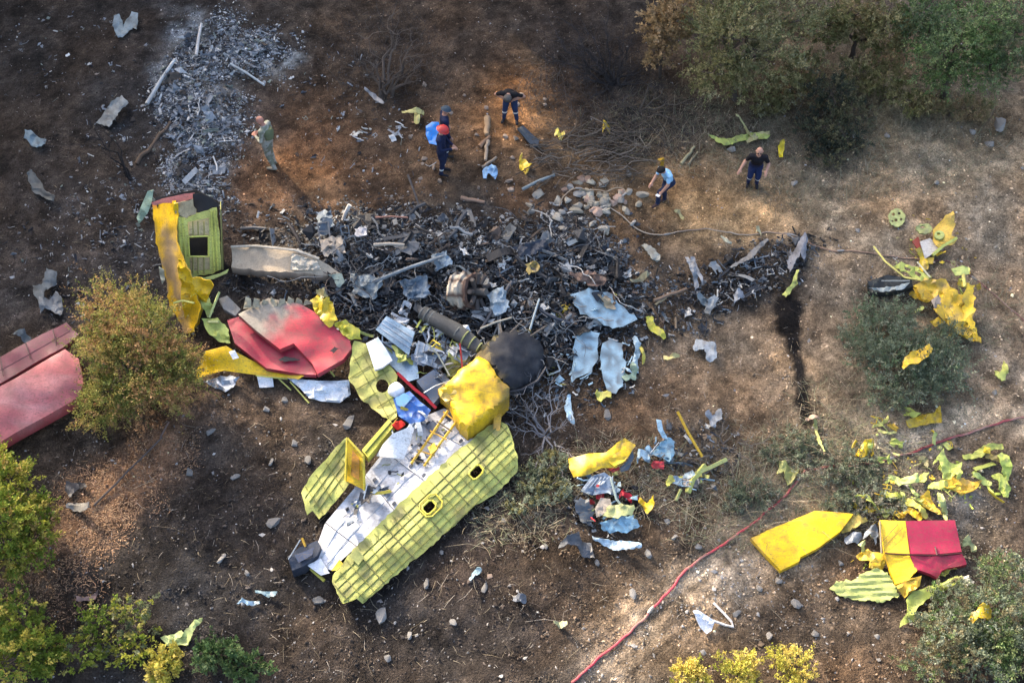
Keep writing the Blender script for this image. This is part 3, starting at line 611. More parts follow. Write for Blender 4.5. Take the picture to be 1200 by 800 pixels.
for k in range(19):
    a = o0 + ax * (k * 15 - 6) - pr * 2; b = a + pr * 75 - ax * 2; rib('frame', wr, wallR, a, b, .015 if k % 3 == 0 else .009, (.19, .21, .04) if k % 3 else (.10, .11, .03), holes=hol, lift=.014, **kw)
for ho in hol:
    q = [(p[0], p[1], float(surf_h(wallR, p[0], p[1], **kw)[0]) + .03) for p in ho + ho[:1]]
    m = np.mean(ho, 0); q = [(m[0] + (p[0] - m[0]) * 1.12, m[1] + (p[1] - m[1]) * 1.12, p[2]) for p in q]; strip('window_frame', q, .025, (.55, .5, .06), 'primer', wr, 5)
q = rrect(505, 592, 13, 10, -44); q = [(p[0], p[1], float(surf_h(wallR, p[0], p[1], **kw)[0]) + .04) for p in q + q[:1]]; strip('window_surround', q, .02, (.6, .5, .06), 'primer', wr, 5)
sheet('access_flap', [(408, 650, .45), (418, 643, .5), (427, 652, .45), (420, 662, .42)], (.3, .32, .1), fus, 'primer', cr=.03)
sheet('wall_bracket', [(388, 668, .4), (398, 655, .45), (402, 660, .4), (395, 668, .4)], (.6, .42, .03), fus, 'paint', cr=.03, res=4)
w1 = [(406, 512, .75), (413, 535, .62), (414, 560, .55), (408, 568, .5), (381, 602, .3), (374, 608, .22), (366, 598, .25), (360, 603, .18), (353, 577, .25), (366, 555, .42), (390, 528, .62)]
wl_ = sheet('side_wall', w1, GRN, fus, 'primer', cf=gv, cr=.05, seed=33, jag=1, res=6)
for d in (8, 17, 26, 35): rib('stringer', wl_, w1, (353 + d * .55, 578 + d * .6), (406 + d * .45, 505 + d * .7), .012, GRN_SHADE, cr=.05, seed=33, lift=.012)
for k in range(5): rib('frame', wl_, w1, (358 + k * 12, 570 - k * 14), (385 + k * 12, 612 - k * 14), .011, (.14, .155, .03), cr=.05, seed=33)
w2 = [(415, 399, .7), (434, 403, .75), (441, 426, .7), (457, 428, .7), (466, 440, .7), (465, 488, .6), (457, 494, .5), (440, 481, .45), (422, 466, .45), (408, 442, .5), (411, 420, .6)]
h2 = [ring(448, 452, 7.5, 8)]
w2o = sheet('side_wall', w2, GRN, fus, 'primer', cf=gv, cr=.06, seed=35, jag=1.2, res=6, holes=h2)
for d in (10, 20, 31, 42): rib('stringer', w2o, w2, (404 + d, 420 - d * .35), (452 + d, 505 - d * .35), .012, GRN_SHADE, cr=.06, seed=35, lift=.012, holes=h2)
for k in range(6): rib('frame', w2o, w2, (402 + k * 8, 430 + k * 13), (455 + k * 8, 398 + k * 13), .011, (.14, .155, .03), cr=.06, seed=35, holes=h2)
lg = [(424, 527, .6), (455, 491, .6), (462, 498, .6), (431, 536, .6)]
sheet('door_sill', lg, (.55, .52, .06), fus, 'primer', cr=.02, skirt=.2); rib('stringer', fus, lg, (428, 530), (458, 495), .02, GRN_SHADE, cr=.02)
dr = thing('wedge_bracket', P(415, 575), 'yellow wedge-shaped door frame standing against the left green wall', 'door frame')
sheet('outer_plate', [(407, 513, 1.05), (426, 534, .95), (427, 574, .5), (405, 563, .55)], YEL, dr, cr=.02, th=.05)
sheet('inner_plate', [(413, 527, 1.02), (421, 537, .98), (421, 563, .66), (411, 556, .7)], (.5, .22, .02), dr, cr=.02, res=5, th=.02)
for a, b in (((407, 513, 1.08), (405, 563, .58)), ((407, 513, 1.08), (426, 534, .98)), ((426, 534, .98), (427, 574, .53))): strip('edge_rail', [a, b], .03, (.62, .5, .05), 'primer', dr, 4)
sheet('curved_fairing', [(441, 534, .45), (449, 520, .6), (460, 508, .7), (487, 497, .6), (481, 518, .5), (473, 538, .4)], (.68, .70, .70), label='white curved fairing leaning on the door sill', cat='fairing', cr=.02, hf=lambda x, y: .12 * np.cos((x - 462) / 16))
lad = thing('ladder', P(508, 530), 'yellow boarding ladder lying across the white floor', 'ladder')
ra = [(525, 481, .5), (504, 512, .42), (482, 543, .36)]; rb = [(537, 491, .5), (517, 518, .42), (497, 546, .36)]
strip('rail', ra, .035, (.68, .42, .04), 'paint', lad, 4); strip('rail', rb, .035, (.68, .42, .04), 'paint', lad, 4)
for k in range(6):
    t = .06 + k * .175; a = np.array(ra[0]) * (1 - t) + np.array(ra[2]) * t; b = np.array(rb[0]) * (1 - t) + np.array(rb[2]) * t
    strip('rung', [tuple(a - (b - a) * .25), tuple(b + (b - a) * .2)], .02, (.10, .08, .05) if k % 2 else (.5, .3, .04), 'paint', lad, 5)
sheet('hinge_block', [(501, 524, .5), (509, 518, .55), (512, 526, .55), (505, 532, .5)], (.75, .45, .02), lad, cr=.03, res=4)
# dark console broken off the lower end
con = thing('console_box', P(357, 655), 'dark blue console box broken off the lower end of the white floor', 'box')
sheet('case', [(337, 652, .4), (352, 640, .45), (372, 633, .45), (376, 640, .42), (372, 650, .4), (356, 663, .36), (342, 668, .35)], (.025, .035, .055), con, 'rubber', cr=.04, skirt=.3)
sheet('lid', [(345, 650, .5), (368, 641, .52), (366, 650, .5), (350, 659, .47)], (.03, .05, .10), con, 'paint', cr=.02, res=5)
strip('handle', [(338, 655, .4), (352, 632, .6)], .014, SLV, 'bare_metal', con); strip('bracket', [(354, 630, .55), (358, 640, .5)], .03, (.5, .3, .03), 'paint', con, 4)
sheet('corner_plate', [(360, 662, .3), (376, 654, .34), (386, 671, .3), (376, 674, .25)], (.72, .74, .77), label='white triangular plate beside the dark console box', cat='plate', cr=.02)
strip('seat_post', [(362, 664, .1), (380, 680, .12)], .04, (.45, .42, .06), 'primer', label='green bar under the white triangular plate', cat='bar')
# cabin fittings thrown together above the floor
def plate(name, label, cat, poly, c, mat='bare_metal', **k): return sheet(name, poly, c, None, mat, label=label, cat=cat, **k)
gp = thing('equipment_panel', P(470, 440), 'blue-grey metal equipment panel in two folded leaves between green wall and black wreckage', 'panel')
sheet('upper_leaf', [(440, 386, .8), (453, 370, .9), (486, 389, .85), (479, 416, .7)], (.26, .36, .44), gp, 'bare_metal', cr=.03, th=.04)
sheet('lower_leaf', [(440, 396, .62), (462, 405, .6), (489, 427, .55), (491, 443, .5), (478, 447, .5), (458, 428, .52), (439, 408, .6)], (.22, .32, .42), gp, 'bare_metal', cr=.02, th=.04)
for a, b in (((447, 378), (482, 402)), ((450, 374), (484, 396)), ((444, 383), (481, 408))): rib('rib', gp, [(440, 386, .8), (453, 370, .9), (486, 389, .85), (479, 416, .7)], a, b, .012, SLV, 'bare_metal', h=.8)
cor = thing('corrugated_panel', P(505, 430), 'silver ribbed panel with torn edge beside the blue-grey equipment panel', 'panel')
q = [(483, 421, .6), (490, 399, .75), (525, 414, .7), (521, 424, .62), (514, 432, .55)]
sheet('skin', q, (.5, .54, .57), cor, 'bare_metal', cr=.04, th=.02)
for k in range(6): rib('rib', cor, q, (486 + k * 6, 397 + k * 3), (480 + k * 6, 425 + k * 3), .016, (.55, .58, .6), 'bare_metal', h=.65, cr=.04)
tk = thing('ribbed_tank', P(525, 400), 'sooty ribbed duct lying across the upper end of the fuselage', 'duct')
W = np.array([P(495, 366, .75), P(510, 374, .75), P(540, 392, .7), P(562, 408, .65)]); V, F = tube_geo(W, [.15, .19, .16, .12], 14); V = V + (fbm(V[:, 0] * 6, V[:, 1] * 6, 4, 3) - .5)[:, None] * .12; mk('duct', V, F, (.075, .075, .07), 'scrap', tk, smooth=40)
for k in range(9):
    t = k / 8 * 2.98; i = min(int(t), 2); c = W[i] + (W[i + 1] - W[i]) * (t - i); d = (W[3] - W[0]) / np.linalg.norm(W[3] - W[0])
    V, F = tube_geo([c - d * .014, c + d * .014], .17 + .03 * math.sin(k * 1.3), 12); mk('band', V, F, (.15, .155, .14) if k < 6 else (.28, .3, .11), 'scrap', tk, smooth=40)
plate('white_cushion', 'white seat cushion on the green wall by the round hole', 'cushion', [(429, 402, .85), (443, 395, .95), (452, 408, .92), (460, 422, .85), (448, 430, .8), (439, 433, .78)], (.72, .75, .78), 'cloth', cr=.04, th=.09, hf=lambda x, y: .05 * np.cos((x - 444) / 9))
V = None
def dome(name, label, cat, px, py, r, h, c, mat, squash=.8, parent=None):
    c0 = P(px, py, h); b = bmesh.new(); bmesh.ops.create_icosphere(b, subdivisions=3, radius=1)
    V = np.array([v.co[:] for v in b.verts]); F = [[v.index for v in f.verts] for f in b.faces]; b.free()
    n = 1 + (fbm(V[:, 0] * 2 + px, V[:, 1] * 2 + V[:, 2] * 2, 5, 3) - .5) * .22
    return mk(name, V * n[:, None] * np.array([r, r, r * squash]) + c0, F, c, mat, parent, 60, label, cat)
dome('headrest', 'white rounded headrest between blue sheets and green wall', 'headrest', 464, 457, .2, .62, (.72, .74, .78), 'cloth')
plate('battery_box', 'dark blue flat box under the blue-grey equipment panel', 'box', [(488, 446, .6), (508, 433, .65), (530, 447, .6), (508, 473, .5)], (.05, .08, .13), 'paint', cr=.015, skirt=.2)
strip('strap', [(466, 437, .75), (486, 456, .7), (499, 466, .68), (511, 478, .6)], .05, (.22, .01, .02), 'cloth', label='dark red strap across the blue sheet', cat='strap', sides=4)
plate('blue_sheet', 'crumpled bright blue sheet over the upper end of the white floor', 'sheet', [(461, 467, .6), (480, 458, .66), (492, 470, .6), (505, 480, .55), (497, 493, .5), (481, 497, .5), (467, 487, .55)], (.03, .13, .42), 'plastic_sheet', cr=.09, cs=8, res=4)
plate('blue_cover', 'pale blue folded cover left of the bright blue sheet', 'cover', [(463, 466, .68), (474, 460, .72), (483, 466, .68), (472, 478, .62), (465, 474, .64)], (.12, .3, .52), 'plastic_sheet', cr=.05, cs=8, res=4)
plate('red_bag', 'small bright red bag by the end of the yellow-green door sill', 'bag', [(459, 497, .7), (470, 492, .75), (475, 497, .72), (466, 504, .65)], (.58, .03, .02), 'cloth', cr=.04, cs=6, res=3, th=.08)
strip('antenna_rod', [(500, 402, .9), (513, 415, .8), (527, 440, .75)], .02, (.4, .4, .3), 'bare_metal', label='thin pale rod above the silver ribbed panel', cat='rod')
plate('green_block', 'broken green box by the silver ribbed panel', 'box', [(517, 423, .6), (533, 419, .65), (541, 428, .6), (528, 438, .55)], (.22, .24, .07), 'primer', cr=.06, cs=8, res=4, skirt=.2)
plate('green_block', 'broken green box left of the yellow nose', 'box', [(523, 432, .55), (545, 430, .6), (540, 442, .55), (524, 441, .5)], (.2, .22, .06), 'primer', cr=.06, cs=8, res=4, skirt=.2)
strip('red_rod', [(539, 402, .9), (542, 432, .8)], .022, (.3, .02, .02), 'paint', label='upright dark red rod by the yellow nose', cat='rod')
strip('cable', [(497, 460, .7), (510, 452, .75), (530, 445, .8)], .012, SLV, 'bare_metal', label='thin silver cable over the dark blue flat box', cat='cable')
for (a, b, c) in ((505, 500, 0), (527, 487, 1)):
    plate('hatch_cover', ['dark square hatch cover on the white floor left of the ladder', 'dark square hatch cover at the top of the ladder'][c], 'hatch', [(a - 7, b, .42), (a + 2, b - 8, .44), (a + 9, b - 2, .42), (a, b + 7, .4)], (.04, .055, .08), 'rubber', cr=.01, res=4)
# yellow nose with its scorched round cap
nose = thing('nose_cone', P(575, 460), 'yellow nose shell with sooty round cap beside the fuselage', 'nose')
def nb(x, y): u = (x - 555) * .62 + (y - 460) * -.78; return .22 * np.cos(np.clip((x + y - 1016) / 60, -1.5, 1.5))
def nc(x, y, C):
    w = np.clip((x - 575) / 26 + (fbm(x / 8, y / 8, 71) - .5), 0, 1)[:, None]; s = np.clip((fbm(x / 7, y / 5, 72, 4) - .56) * 6, 0, 1)[:, None] * .7
    return C * (1 - w) * (1 - s) + np.array((.10, .08, .03)) * w * (1 - s) + np.array((.20, .12, .02)) * s
sheet('shell', [(513, 456, .75), (520, 452, .9), (540, 432, 1.0), (561, 417, 1.0), (573, 424, 1.0), (582, 440, 1.0), (597, 454, .9), (596, 467, .8), (572, 487, .7), (548, 506, .6), (538, 497, .65), (530, 480, .7), (526, 468, .72)], YEL, nose, cf=nc, dome=.12, dw=9, cr=.045, cs=16, skirt=.42, res=4, jag=.8, edge=(.5, .3, .02))
sheet('torn_lip', [(513, 456, .8), (520, 450, .95), (535, 455, .9), (536, 474, .8), (528, 476, .75), (516, 465, .75)], (.6, .42, .1), nose, cr=.12, cs=6, res=4)
def sooty(x, y, C):
    w = np.clip((588 - x + (y - 435) * .5) / 24 + (fbm(x / 8, y / 8, 73, 4) - .5) * 1.4, 0, 1)[:, None]; g_ = np.clip((fbm(x / 6, y / 6, 74, 4) - .45) * 4, 0, 1)[:, None]
    C = C * (1 - .5 * g_) + np.array((.06, .06, .062)) * .5 * g_; return C * (1 - w) + np.array((.20, .14, .035)) * w
sheet('scorched_or_shaded_cap', [(560, 414, .8), (570, 400, .85), (585, 391, .8), (604, 386, .7), (622, 391, .6), (634, 403, .5), (639, 419, .42), (634, 436, .4), (622, 448, .42), (606, 455, .5), (596, 456, .6), (584, 444, .8), (574, 428, .9)], (.017, .019, .025), nose, 'soot', cf=sooty, dome=.22, dw=34, cr=.05, cs=12, skirt=.3, res=4, jag=1.6, smooth=40)
sheet('torn_shell', [(556, 418, .8), (566, 404, .9), (582, 392, .85), (592, 396, .8), (584, 412, .9), (574, 424, .95)], (.14, .11, .05), nose, 'soot', cr=.08, cs=7, res=4, jag=1.5)
for a, b in (((598, 390, .75), (612, 376, .5)), ((620, 395, .65), (640, 382, .4)), ((590, 398, .85), (585, 378, .6))): strip('pipe', [a, b], .03, (.12, .1, .08), 'scrap', nose)
strip('cap_rim', [(x, y, .55) for x, y in [(570, 455), (590, 460), (612, 456), (630, 446), (640, 430)]], .03, (.03, .03, .035), 'rubber', nose)
sheet('hinge_bracket', [(579, 483, .5), (588, 484, .55), (586, 504, .5), (578, 505, .45)], (.5, .3, .03), fus, cr=.05, res=3)

# --- red wing root piece
rw = thing('red_wing_section', P(335, 425), 'crimson wing section with scorched upper edge lying over a yellow strip', 'wing')
def burn(x, y, C):
    d = (386 - y) / 30 + (338 - x) / 40 + (fbm(x / 10, y / 10, 81, 4) - .5) * 1.6; w = np.clip(d, 0, 1)[:, None]; s = np.clip((fbm(x / 18, y / 6, 82, 4) - .5) * 3, 0, .5)[:, None]
    return (C * (1 - s) + np.array((.20, .09, .08)) * s) * (1 - w) + np.array((.27, .235, .185)) * (.7 + .6 * fbm(x / 5, y / 5, 83)[:, None]) * w
def wcurve(x, y): d = ((x - 279) * .55 + (y - 368) * .83); return .04 * np.sin(np.clip(d / 70, 0, 1) * math.pi)
sheet('lower_skin', [(266, 375, .42), (290, 368, .45), (375, 395, .5), (380, 420, .45), (370, 439, .4), (352, 438, .38), (312, 431, .38), (275, 402, .4)], (.34, .016, .04), rw, cr=.02, cs=30, skirt=.12)
sheet('upper_skin', [(279, 368, .72), (314, 349, .85), (352, 356, .85), (377, 370, .82), (410, 399, .72), (412, 408, .68), (402, 421, .6), (372, 438, .5), (366, 426, .55), (344, 402, .66), (328, 409, .62), (300, 387, .68)], (.52, .05, .065), rw, cf=burn, hf=wcurve, cr=.02, cs=24, skirt=.14, res=5, edge=(.25, .03, .04))
for a, b in (((279, 368), (352, 392)), ((314, 350), (402, 404)), ((345, 402), (410, 403))): pass
sheet('gash', [(326, 421, .47), (334, 417, .48), (345, 419, .48), (352, 421, .47), (343, 423, .47), (333, 424, .46)], (.02, .015, .015), rw, 'rubber', cr=.01, res=3, jag=.8, th=.01)
sheet('gash', [(386, 411, .72), (392, 406, .74), (398, 408, .72), (391, 414, .7)], (.03, .015, .015), rw, 'rubber', cr=.01, res=3, jag=1, th=.01)
for k in range(8):
    x = 285 + k * 10; sheet('torn_edge', [(x, 358 - k * .6 + 4, .78), (x + 3, 347 + (k * 7) % 5, .95), (x + 9, 350 + (k * 5) % 4, .9), (x + 10, 360 - k * .6, .8)], (.36, .32, .22), rw, 'ash', cr=.06, cs=5, res=3)
yst = sheet('yellow_strip', [(227, 447, .12), (232, 430, .25), (241, 411, .45), (265, 405, .5), (276, 412, .45), (312, 431, .34), (356, 440, .3), (350, 444, .25), (307, 440, .25), (262, 434, .2), (243, 439, .15)], YEL, cr=.04, cs=16, hf=lambda x, y: .1 * np.sin((x - 230) / 18), label='bent yellow skin strip under the crimson wing section', cat='panel', edge=(.4, .25, .02))
plate('white_patch', 'square white patch stuck on the bent yellow strip', 'patch', [(268, 412, .62), (275, 410, .64), (280, 419, .58), (273, 421, .56)], (.8, .8, .78), 'paint', cr=.01, res=4)
plate('foil_sheet', 'crumpled grey foil below the yellow strip', 'foil', [(238, 447, .08), (258, 440, .15), (281, 441, .15), (276, 450, .1), (264, 459, .05)], (.36, .40, .46), 'bare_metal', cr=.09, cs=7, res=4, jag=1.2)
plate('white_rag', 'small white sheet below the crimson wing section', 'sheet', [(301, 440, .15), (319, 441, .15), (321, 453, .08), (304, 454, .08)], (.55, .6, .66), 'plastic_sheet', cr=.06, cs=7, res=4)
plate('plastic_sheet', 'long pleated white plastic sheet below the crimson wing section', 'sheet', [(337, 443, .2), (372, 446, .25), (409, 446, .3), (411, 462, .15), (398, 472, .08), (377, 470, .06), (362, 466, .1), (352, 455, .15)], (.62, .68, .74), 'plastic_sheet', cr=.05, cs=10, res=4, hf=lambda x, y: .05 * np.sin((y - x * .12) * 1.3))
for k, (a, b) in enumerate((((337, 444, .2), (300, 440, .25)), ((340, 447, .15), (362, 472, .05)), ((385, 432, .4), (392, 441, .2)), ((326, 443, .2), (341, 457, .06)))):
    strip('torn_stringer', [a, b], .022, GRN, 'primer', label='torn green stringer sticking out below the crimson wing section', cat='stringer', group='stringers below the crimson wing', sides=4)
ycr = thing('yellow_bulkhead', P(385, 385), 'crumpled yellow bulkhead at the right end of the crimson wing section', 'bulkhead')
sheet('web', [(363, 352, .8), (372, 345, 1.0), (386, 348, 1.0), (392, 362, .9), (396, 375, .85), (386, 384, .8), (376, 374, .85)], (.6, .43, .02), ycr, cr=.15, cs=8, res=4, jag=1.5)
sheet('web', [(392, 378, .8), (405, 374, .85), (420, 384, .8), (424, 398, .7), (412, 398, .7), (400, 390, .75)], (.5, .46, .05), ycr, cr=.15, cs=7, res=4, jag=1.5)
sheet('web', [(370, 340, 1.0), (380, 336, 1.1), (385, 347, 1.0), (376, 350, 1.0)], (.28, .24, .1), ycr, cr=.1, cs=5, res=4, jag=1.5)
# --- ash covered slab
sl_ = thing('ash_slab', P(330, 320), 'long ash-grey spar slab lying right of the standing tail section', 'spar')
slp = [(271, 290, .55), (300, 289, .62), (346, 294, .6), (374, 304, .5), (402, 322, .3), (385, 323, .3), (342, 319, .42), (307, 317, .42), (271, 313, .4)]
sheet('top_skin', slp, (.44, .36, .26), sl_, 'ash', cr=.05, cs=18, skirt=.22, edge=(.12, .1, .08), jag=1.2)
strip('top_flange', [(271, 289, .6), (300, 288, .68), (346, 293, .66), (374, 303, .56)], .035, (.52, .47, .38), 'ash', sl_, 5)
sheet('melted_web', [(342, 297, .64), (372, 306, .56), (376, 316, .48), (340, 316, .5)], (.5, .45, .36), sl_, 'ash', cr=.1, cs=4, res=3)
plate('spar_tip', 'pale green tip of the ash-grey slab on black wreckage', 'spar', [(384, 322, .35), (400, 320, .4), (404, 330, .35), (398, 337, .3), (388, 333, .3)], (.3, .36, .3), 'ash', cr=.08, cs=6, res=4)
# --- standing tail section: three skins round a dark inside
tail = thing('tail_section', P(228, 345), 'upright yellow tail section with red cap and green inner frame with a square window', 'tail section')
q0 = P(228, 330, .25); nF = np.array([.12, -1, .55]); nL = np.array([-.62, -.75, .16])
e0 = onplane(210, 290, q0, nF)[0]
def stain(x, y, C):
    w = np.clip((fbm(x / 4, y / 26, 91, 4) - .40) * 6, 0, 1) * np.clip((206 + (y - 250) * .14 - x) / 10 + .3, 0, 1) * np.clip((y - 250) / 25, 0, 1)
    r_ = np.clip((246 - y) / 8, 0, 1) * np.clip((188 - x) / 5, 0, 1); C = C * (1 - r_[:, None]) + np.array((.42, .06, .07)) * r_[:, None]
    return C * (1 - w[:, None]) + np.array((.30, .22, .13)) * (.6 + .8 * fbm(x / 2.5, y / 30, 92, 3)[:, None]) * w[:, None]
tB = P(221, 390, .06); nL = np.cross(tB - onplane(206, 238, q0, nF)[0], np.array([-.62, .78, 0])); nL = nL / np.linalg.norm(nL); nL = nL if nL[1] < 0 else -nL; e0 = onplane(206, 238, q0, nF)[0]
sheet('side_skin', [(178, 237), (192, 234), (207, 235), (209, 262), (208, 284), (216, 305), (224, 322), (235, 362), (228, 388), (219, 391), (208, 378), (199, 362), (193, 318), (183, 280)], YEL, tail, cf=stain, cr=.04, cs=12, plane=(e0, nL), res=5, jag=1.0, edge=(.2, .13, .04))
sheet('inner_frame', [(206, 253), (219, 255), (228, 250), (254, 243), (257, 270), (259, 316), (249, 321), (225, 324), (211, 315)], (.60, .60, .15), tail, 'primer', cr=.04, cs=12, plane=(q0, nF), holes=[[(220, 260), (245, 255), (246, 316), (223, 318)]], res=5, jag=.8)
sheet('inner_web', [(219, 258), (245, 252), (246, 319), (222, 321)], (.68, .56, .30), tail, 'paint', cr=.02, plane=(q0 - nF * .03 + np.array([0, .05, 0]), nF), holes=[[(221, 277), (245, 276), (245, 300), (222, 300)]], res=5)
for x in (226, 232, 239): 
    V, F = tube_geo(np.concatenate([onplane(x, 259, q0, nF), onplane(x + .5, 276, q0, nF)]) + np.array([0, -.02, 0]), .018, 4); mk('stiffener', V, F, (.38, .35, .12), 'primer', tail)
    V, F = tube_geo(np.concatenate([onplane(x, 301, q0, nF), onplane(x + .5, 320, q0, nF)]) + np.array([0, -.02, 0]), .018, 4); mk('stiffener', V, F, (.38, .35, .12), 'primer', tail)
for (a, b) in (((221, 277), (245, 276)), ((245, 276), (245, 300)), ((245, 300), (222, 300)), ((222, 300), (221, 277)), ((252, 246), (256, 316)), ((248, 247), (252, 318)), ((214, 256), (219, 320)), ((209, 254), (214, 318))):
    V, F = tube_geo(np.concatenate([onplane(*a, q0, nF), onplane(*b, q0, nF)]) + np.array([0, -.03, .01]), .025, 4); mk('frame_rail', V, F, (.62, .64, .14), 'primer', tail)
bk = q0 + np.array([0, .75, 0])
sheet('rear_skin', [(182, 232), (230, 222), (256, 236), (262, 318), (200, 322)], (.05, .045, .04), tail, 'scrap', cr=.05, plane=(bk, nF), res=8)  # back wall coloured charcoal to make the inside look dark
V = np.array([onplane(258, 246, q0, nF)[0], onplane(260, 316, q0, nF)[0], onplane(258, 236, bk, nF)[0], onplane(262, 316, bk, nF)[0]]); V = np.concatenate([V, V + [.02, 0, 0]]); mk('side_skin', V, [[0, 1, 3, 2], [6, 7, 5, 4], [0, 2, 6, 4], [1, 5, 7, 3], [0, 4, 5, 1], [2, 3, 7, 6]], (.3, .3, .09), 'primer', tail)
cq = onplane(205, 238, q0, nF)[0]
sheet('red_cap', [(177, 238), (190, 233), (203, 230), (216, 227), (228, 226), (226, 233), (214, 236), (206, 238), (192, 238), (181, 241)], (.5, .16, .13), tail, cr=.03, plane=(cq + np.array([0, .2, 0]), (.05, -.6, .8)), res=4)
sheet('scorched_or_shaded_cap', [(226, 227), (236, 226), (247, 231), (255, 238), (255, 244), (243, 247), (240, 252), (231, 252), (228, 240)], (.015, .014, .014), tail, 'scrap', cr=.06, plane=(cq + np.array([0, .1, 0]), (.1, -.75, .6)), res=4, jag=1)  # black sheet standing in for the shaded opening under the roof
sheet('frayed_skin', [(204, 238), (214, 236), (226, 233), (230, 250), (219, 255), (207, 253)], (.4, .33, .2), tail, 'ash', cr=.05, cs=5, plane=(q0 + nF * .04, nF), res=4, jag=1)
sheet('yellow_band', [(203, 239), (208, 238), (210, 262), (207, 278), (204, 262)], (.78, .55, .02), tail, cr=.02, plane=(e0 + np.array([-.02, -.1, 0]), (-.3, -1, .2)), res=3)
sheet('red_patch', [(206, 286), (211, 285), (212, 296), (208, 303)], (.5, .04, .06), tail, cr=.02, plane=(e0 + np.array([-.02, -.12, 0]), (-.3, -1, .2)), res=3)
low = P(228, 380, .1)
sheet('hanging_skin', [(208, 304), (216, 308), (226, 325), (247, 327), (252, 332), (246, 345), (238, 362), (233, 380), (222, 391), (217, 372), (213, 345)], YEL, tail, cr=.14, cs=9, plane=(low, (-.15, -1, .35)), res=4, edge=(.4, .25, .02))
sheet('sill_flange', [(224, 323), (240, 325), (258, 320), (268, 315), (266, 320), (250, 327), (236, 329), (226, 328)], (.47, .52, .16), tail, 'primer', cr=.03, plane=(q0 + np.array([0, -.25, .1]), (0, -.7, .7)), res=4)
gb = thing('tail_frame_debris', P(250, 380), 'bent green frame pieces hanging below the upright tail section', 'frame')
sheet('frame', [(230, 328, .9), (238, 333, .85), (246, 350, .6), (250, 365, .45), (243, 372, .45), (234, 352, .7)], (.44, .5, .14), gb, 'primer', cr=.08, cs=7, res=4, jag=1)
sheet('frame', [(236, 373, .5), (255, 372, .5), (268, 386, .4), (270, 402, .3), (256, 400, .3), (243, 388, .4)], (.43, .5, .12), gb, 'primer', cr=.06, cs=8, res=4, jag=1)
strip('brace', [(245, 372, .5), (257, 342, .7)], .035, (.5, .55, .2), 'primer', gb, 4); strip('brace', [(203, 355, .9), (214, 352, .8), (228, 355, .8)], .03, (.5, .52, .15), 'primer', gb, 4)
strip('brace', [(244, 377, .5), (256, 377, .55)], .04, (.55, .58, .25), 'primer', gb, 4)
plate('scorched_beam', 'grey beam end right of the hanging green frames', 'beam', [(256, 350, .4), (266, 346, .5), (282, 362, .45), (276, 370, .4), (262, 362, .4)], (.2, .2, .19), 'scrap', cr=.05, cs=7, res=4, skirt=.1)
plate('green_leaf_panel', 'pale green bent panel left of the red tail cap', 'panel', [(163, 262, .2), (160, 255, .3), (166, 240, .5), (173, 224, .7), (180, 222, .7), (178, 235, .6), (174, 248, .4), (167, 258, .2)], (.3, .42, .3), 'primer', cr=.06, cs=8, res=4)
plate('torn_flap', 'thin pale flap hanging on the left of the tail section', 'flap', [(186, 312, .8), (192, 316, .8), (193, 328, .6), (190, 333, .5), (187, 322, .6)], (.42, .45, .36), 'primer', cr=.04, cs=6, res=3)

# --- long fallen red wing at the left
wg = thing('red_wing', P(45, 470), 'long faded red wing with a hinged flap lying behind the olive tree', 'wing')
def air(x, y):
    d = ((x - 18) * .5 + (y - 443) * .87) / 62; return .28 * np.sqrt(np.clip(1 - np.clip((d - .25) / .85, -1, 1) ** 2, 0, 1)) - .1
def fade(x, y, C): s = np.clip((fbm(x / 40 + y / 60, y / 9, 95, 4) - .45) * 3, 0, 1)[:, None] * .5; return C * (1 - s) + np.array((.64, .36, .34)) * s
sheet('main_panel', [(-60, 512, .7), (-60, 488, .75), (-20, 463, .75), (18, 443, .75), (50, 424, .75), (76, 409, .75), (92, 420, .7), (98, 448, .6), (91, 466, .5), (60, 484, .5), (18, 507, .5), (-30, 536, .5), (-60, 552, .5)], (.50, .14, .14), wg, cf=fade, hf=air, cr=.015, cs=40, res=5, skirt=.3, edge=(.3, .04, .05))
sheet('flap', [(-60, 455, .7), (-20, 430, .75), (18, 408, .8), (50, 391, .8), (78, 378, .8), (92, 392, .75), (74, 407, .72), (46, 422, .7), (16, 440, .7), (-60, 484, .65)], (.24, .07, .085), wg, cr=.02, cs=30, res=6, skirt=.14, edge=(.1, .03, .03))
for a in ((30, 402, 36, 420), (62, 386, 66, 404), (0, 418, 4, 440)): strip('hinge', [(a[0], a[1], .86), (a[2], a[3], .8)], .018, (.25, .15, .13), 'paint', wg, 4)
strip('hinge_line', [(-50, 461, .84), (17, 425, .87), (82, 388, .86)], .012, (.12, .04, .05), 'paint', wg, 4)

# --- yellow and red panels on the right
def yn(x, y, C): s = np.clip((fbm(x / 6, y / 6, 97, 4) - .58) * 5, 0, .6)[:, None]; return C * (1 - s) + np.array((.3, .17, .03)) * s
yp = thing('aileron', P(945, 640), 'large bright yellow panel lying flat on tan soil by the red hose', 'panel')
q = [(880, 630, .22), (902, 620, .26), (955, 598, .28), (985, 600, .26), (1000, 602, .24), (985, 622, .22), (958, 642, .2), (938, 652, .2), (937, 657, .2), (915, 668, .18), (896, 648, .2)]
sheet('skin', q, (.78, .51, .008), yp, cf=yn, cr=.012, cs=30, skirt=.13, edge=(.5, .32, .02), hf=lambda x, y: .05 * np.sin(np.clip(((x - 880) * .4 + (y - 630) * .9) / 50, 0, 1) * 3.14))
sheet('torn_end', [(986, 600, .2), (1006, 600, .25), (1017, 610, .22), (1003, 618, .18), (988, 624, .16), (980, 615, .18)], (.40, .30, .06), yp, 'primer', cr=.1, cs=6, res=4, jag=1.6)
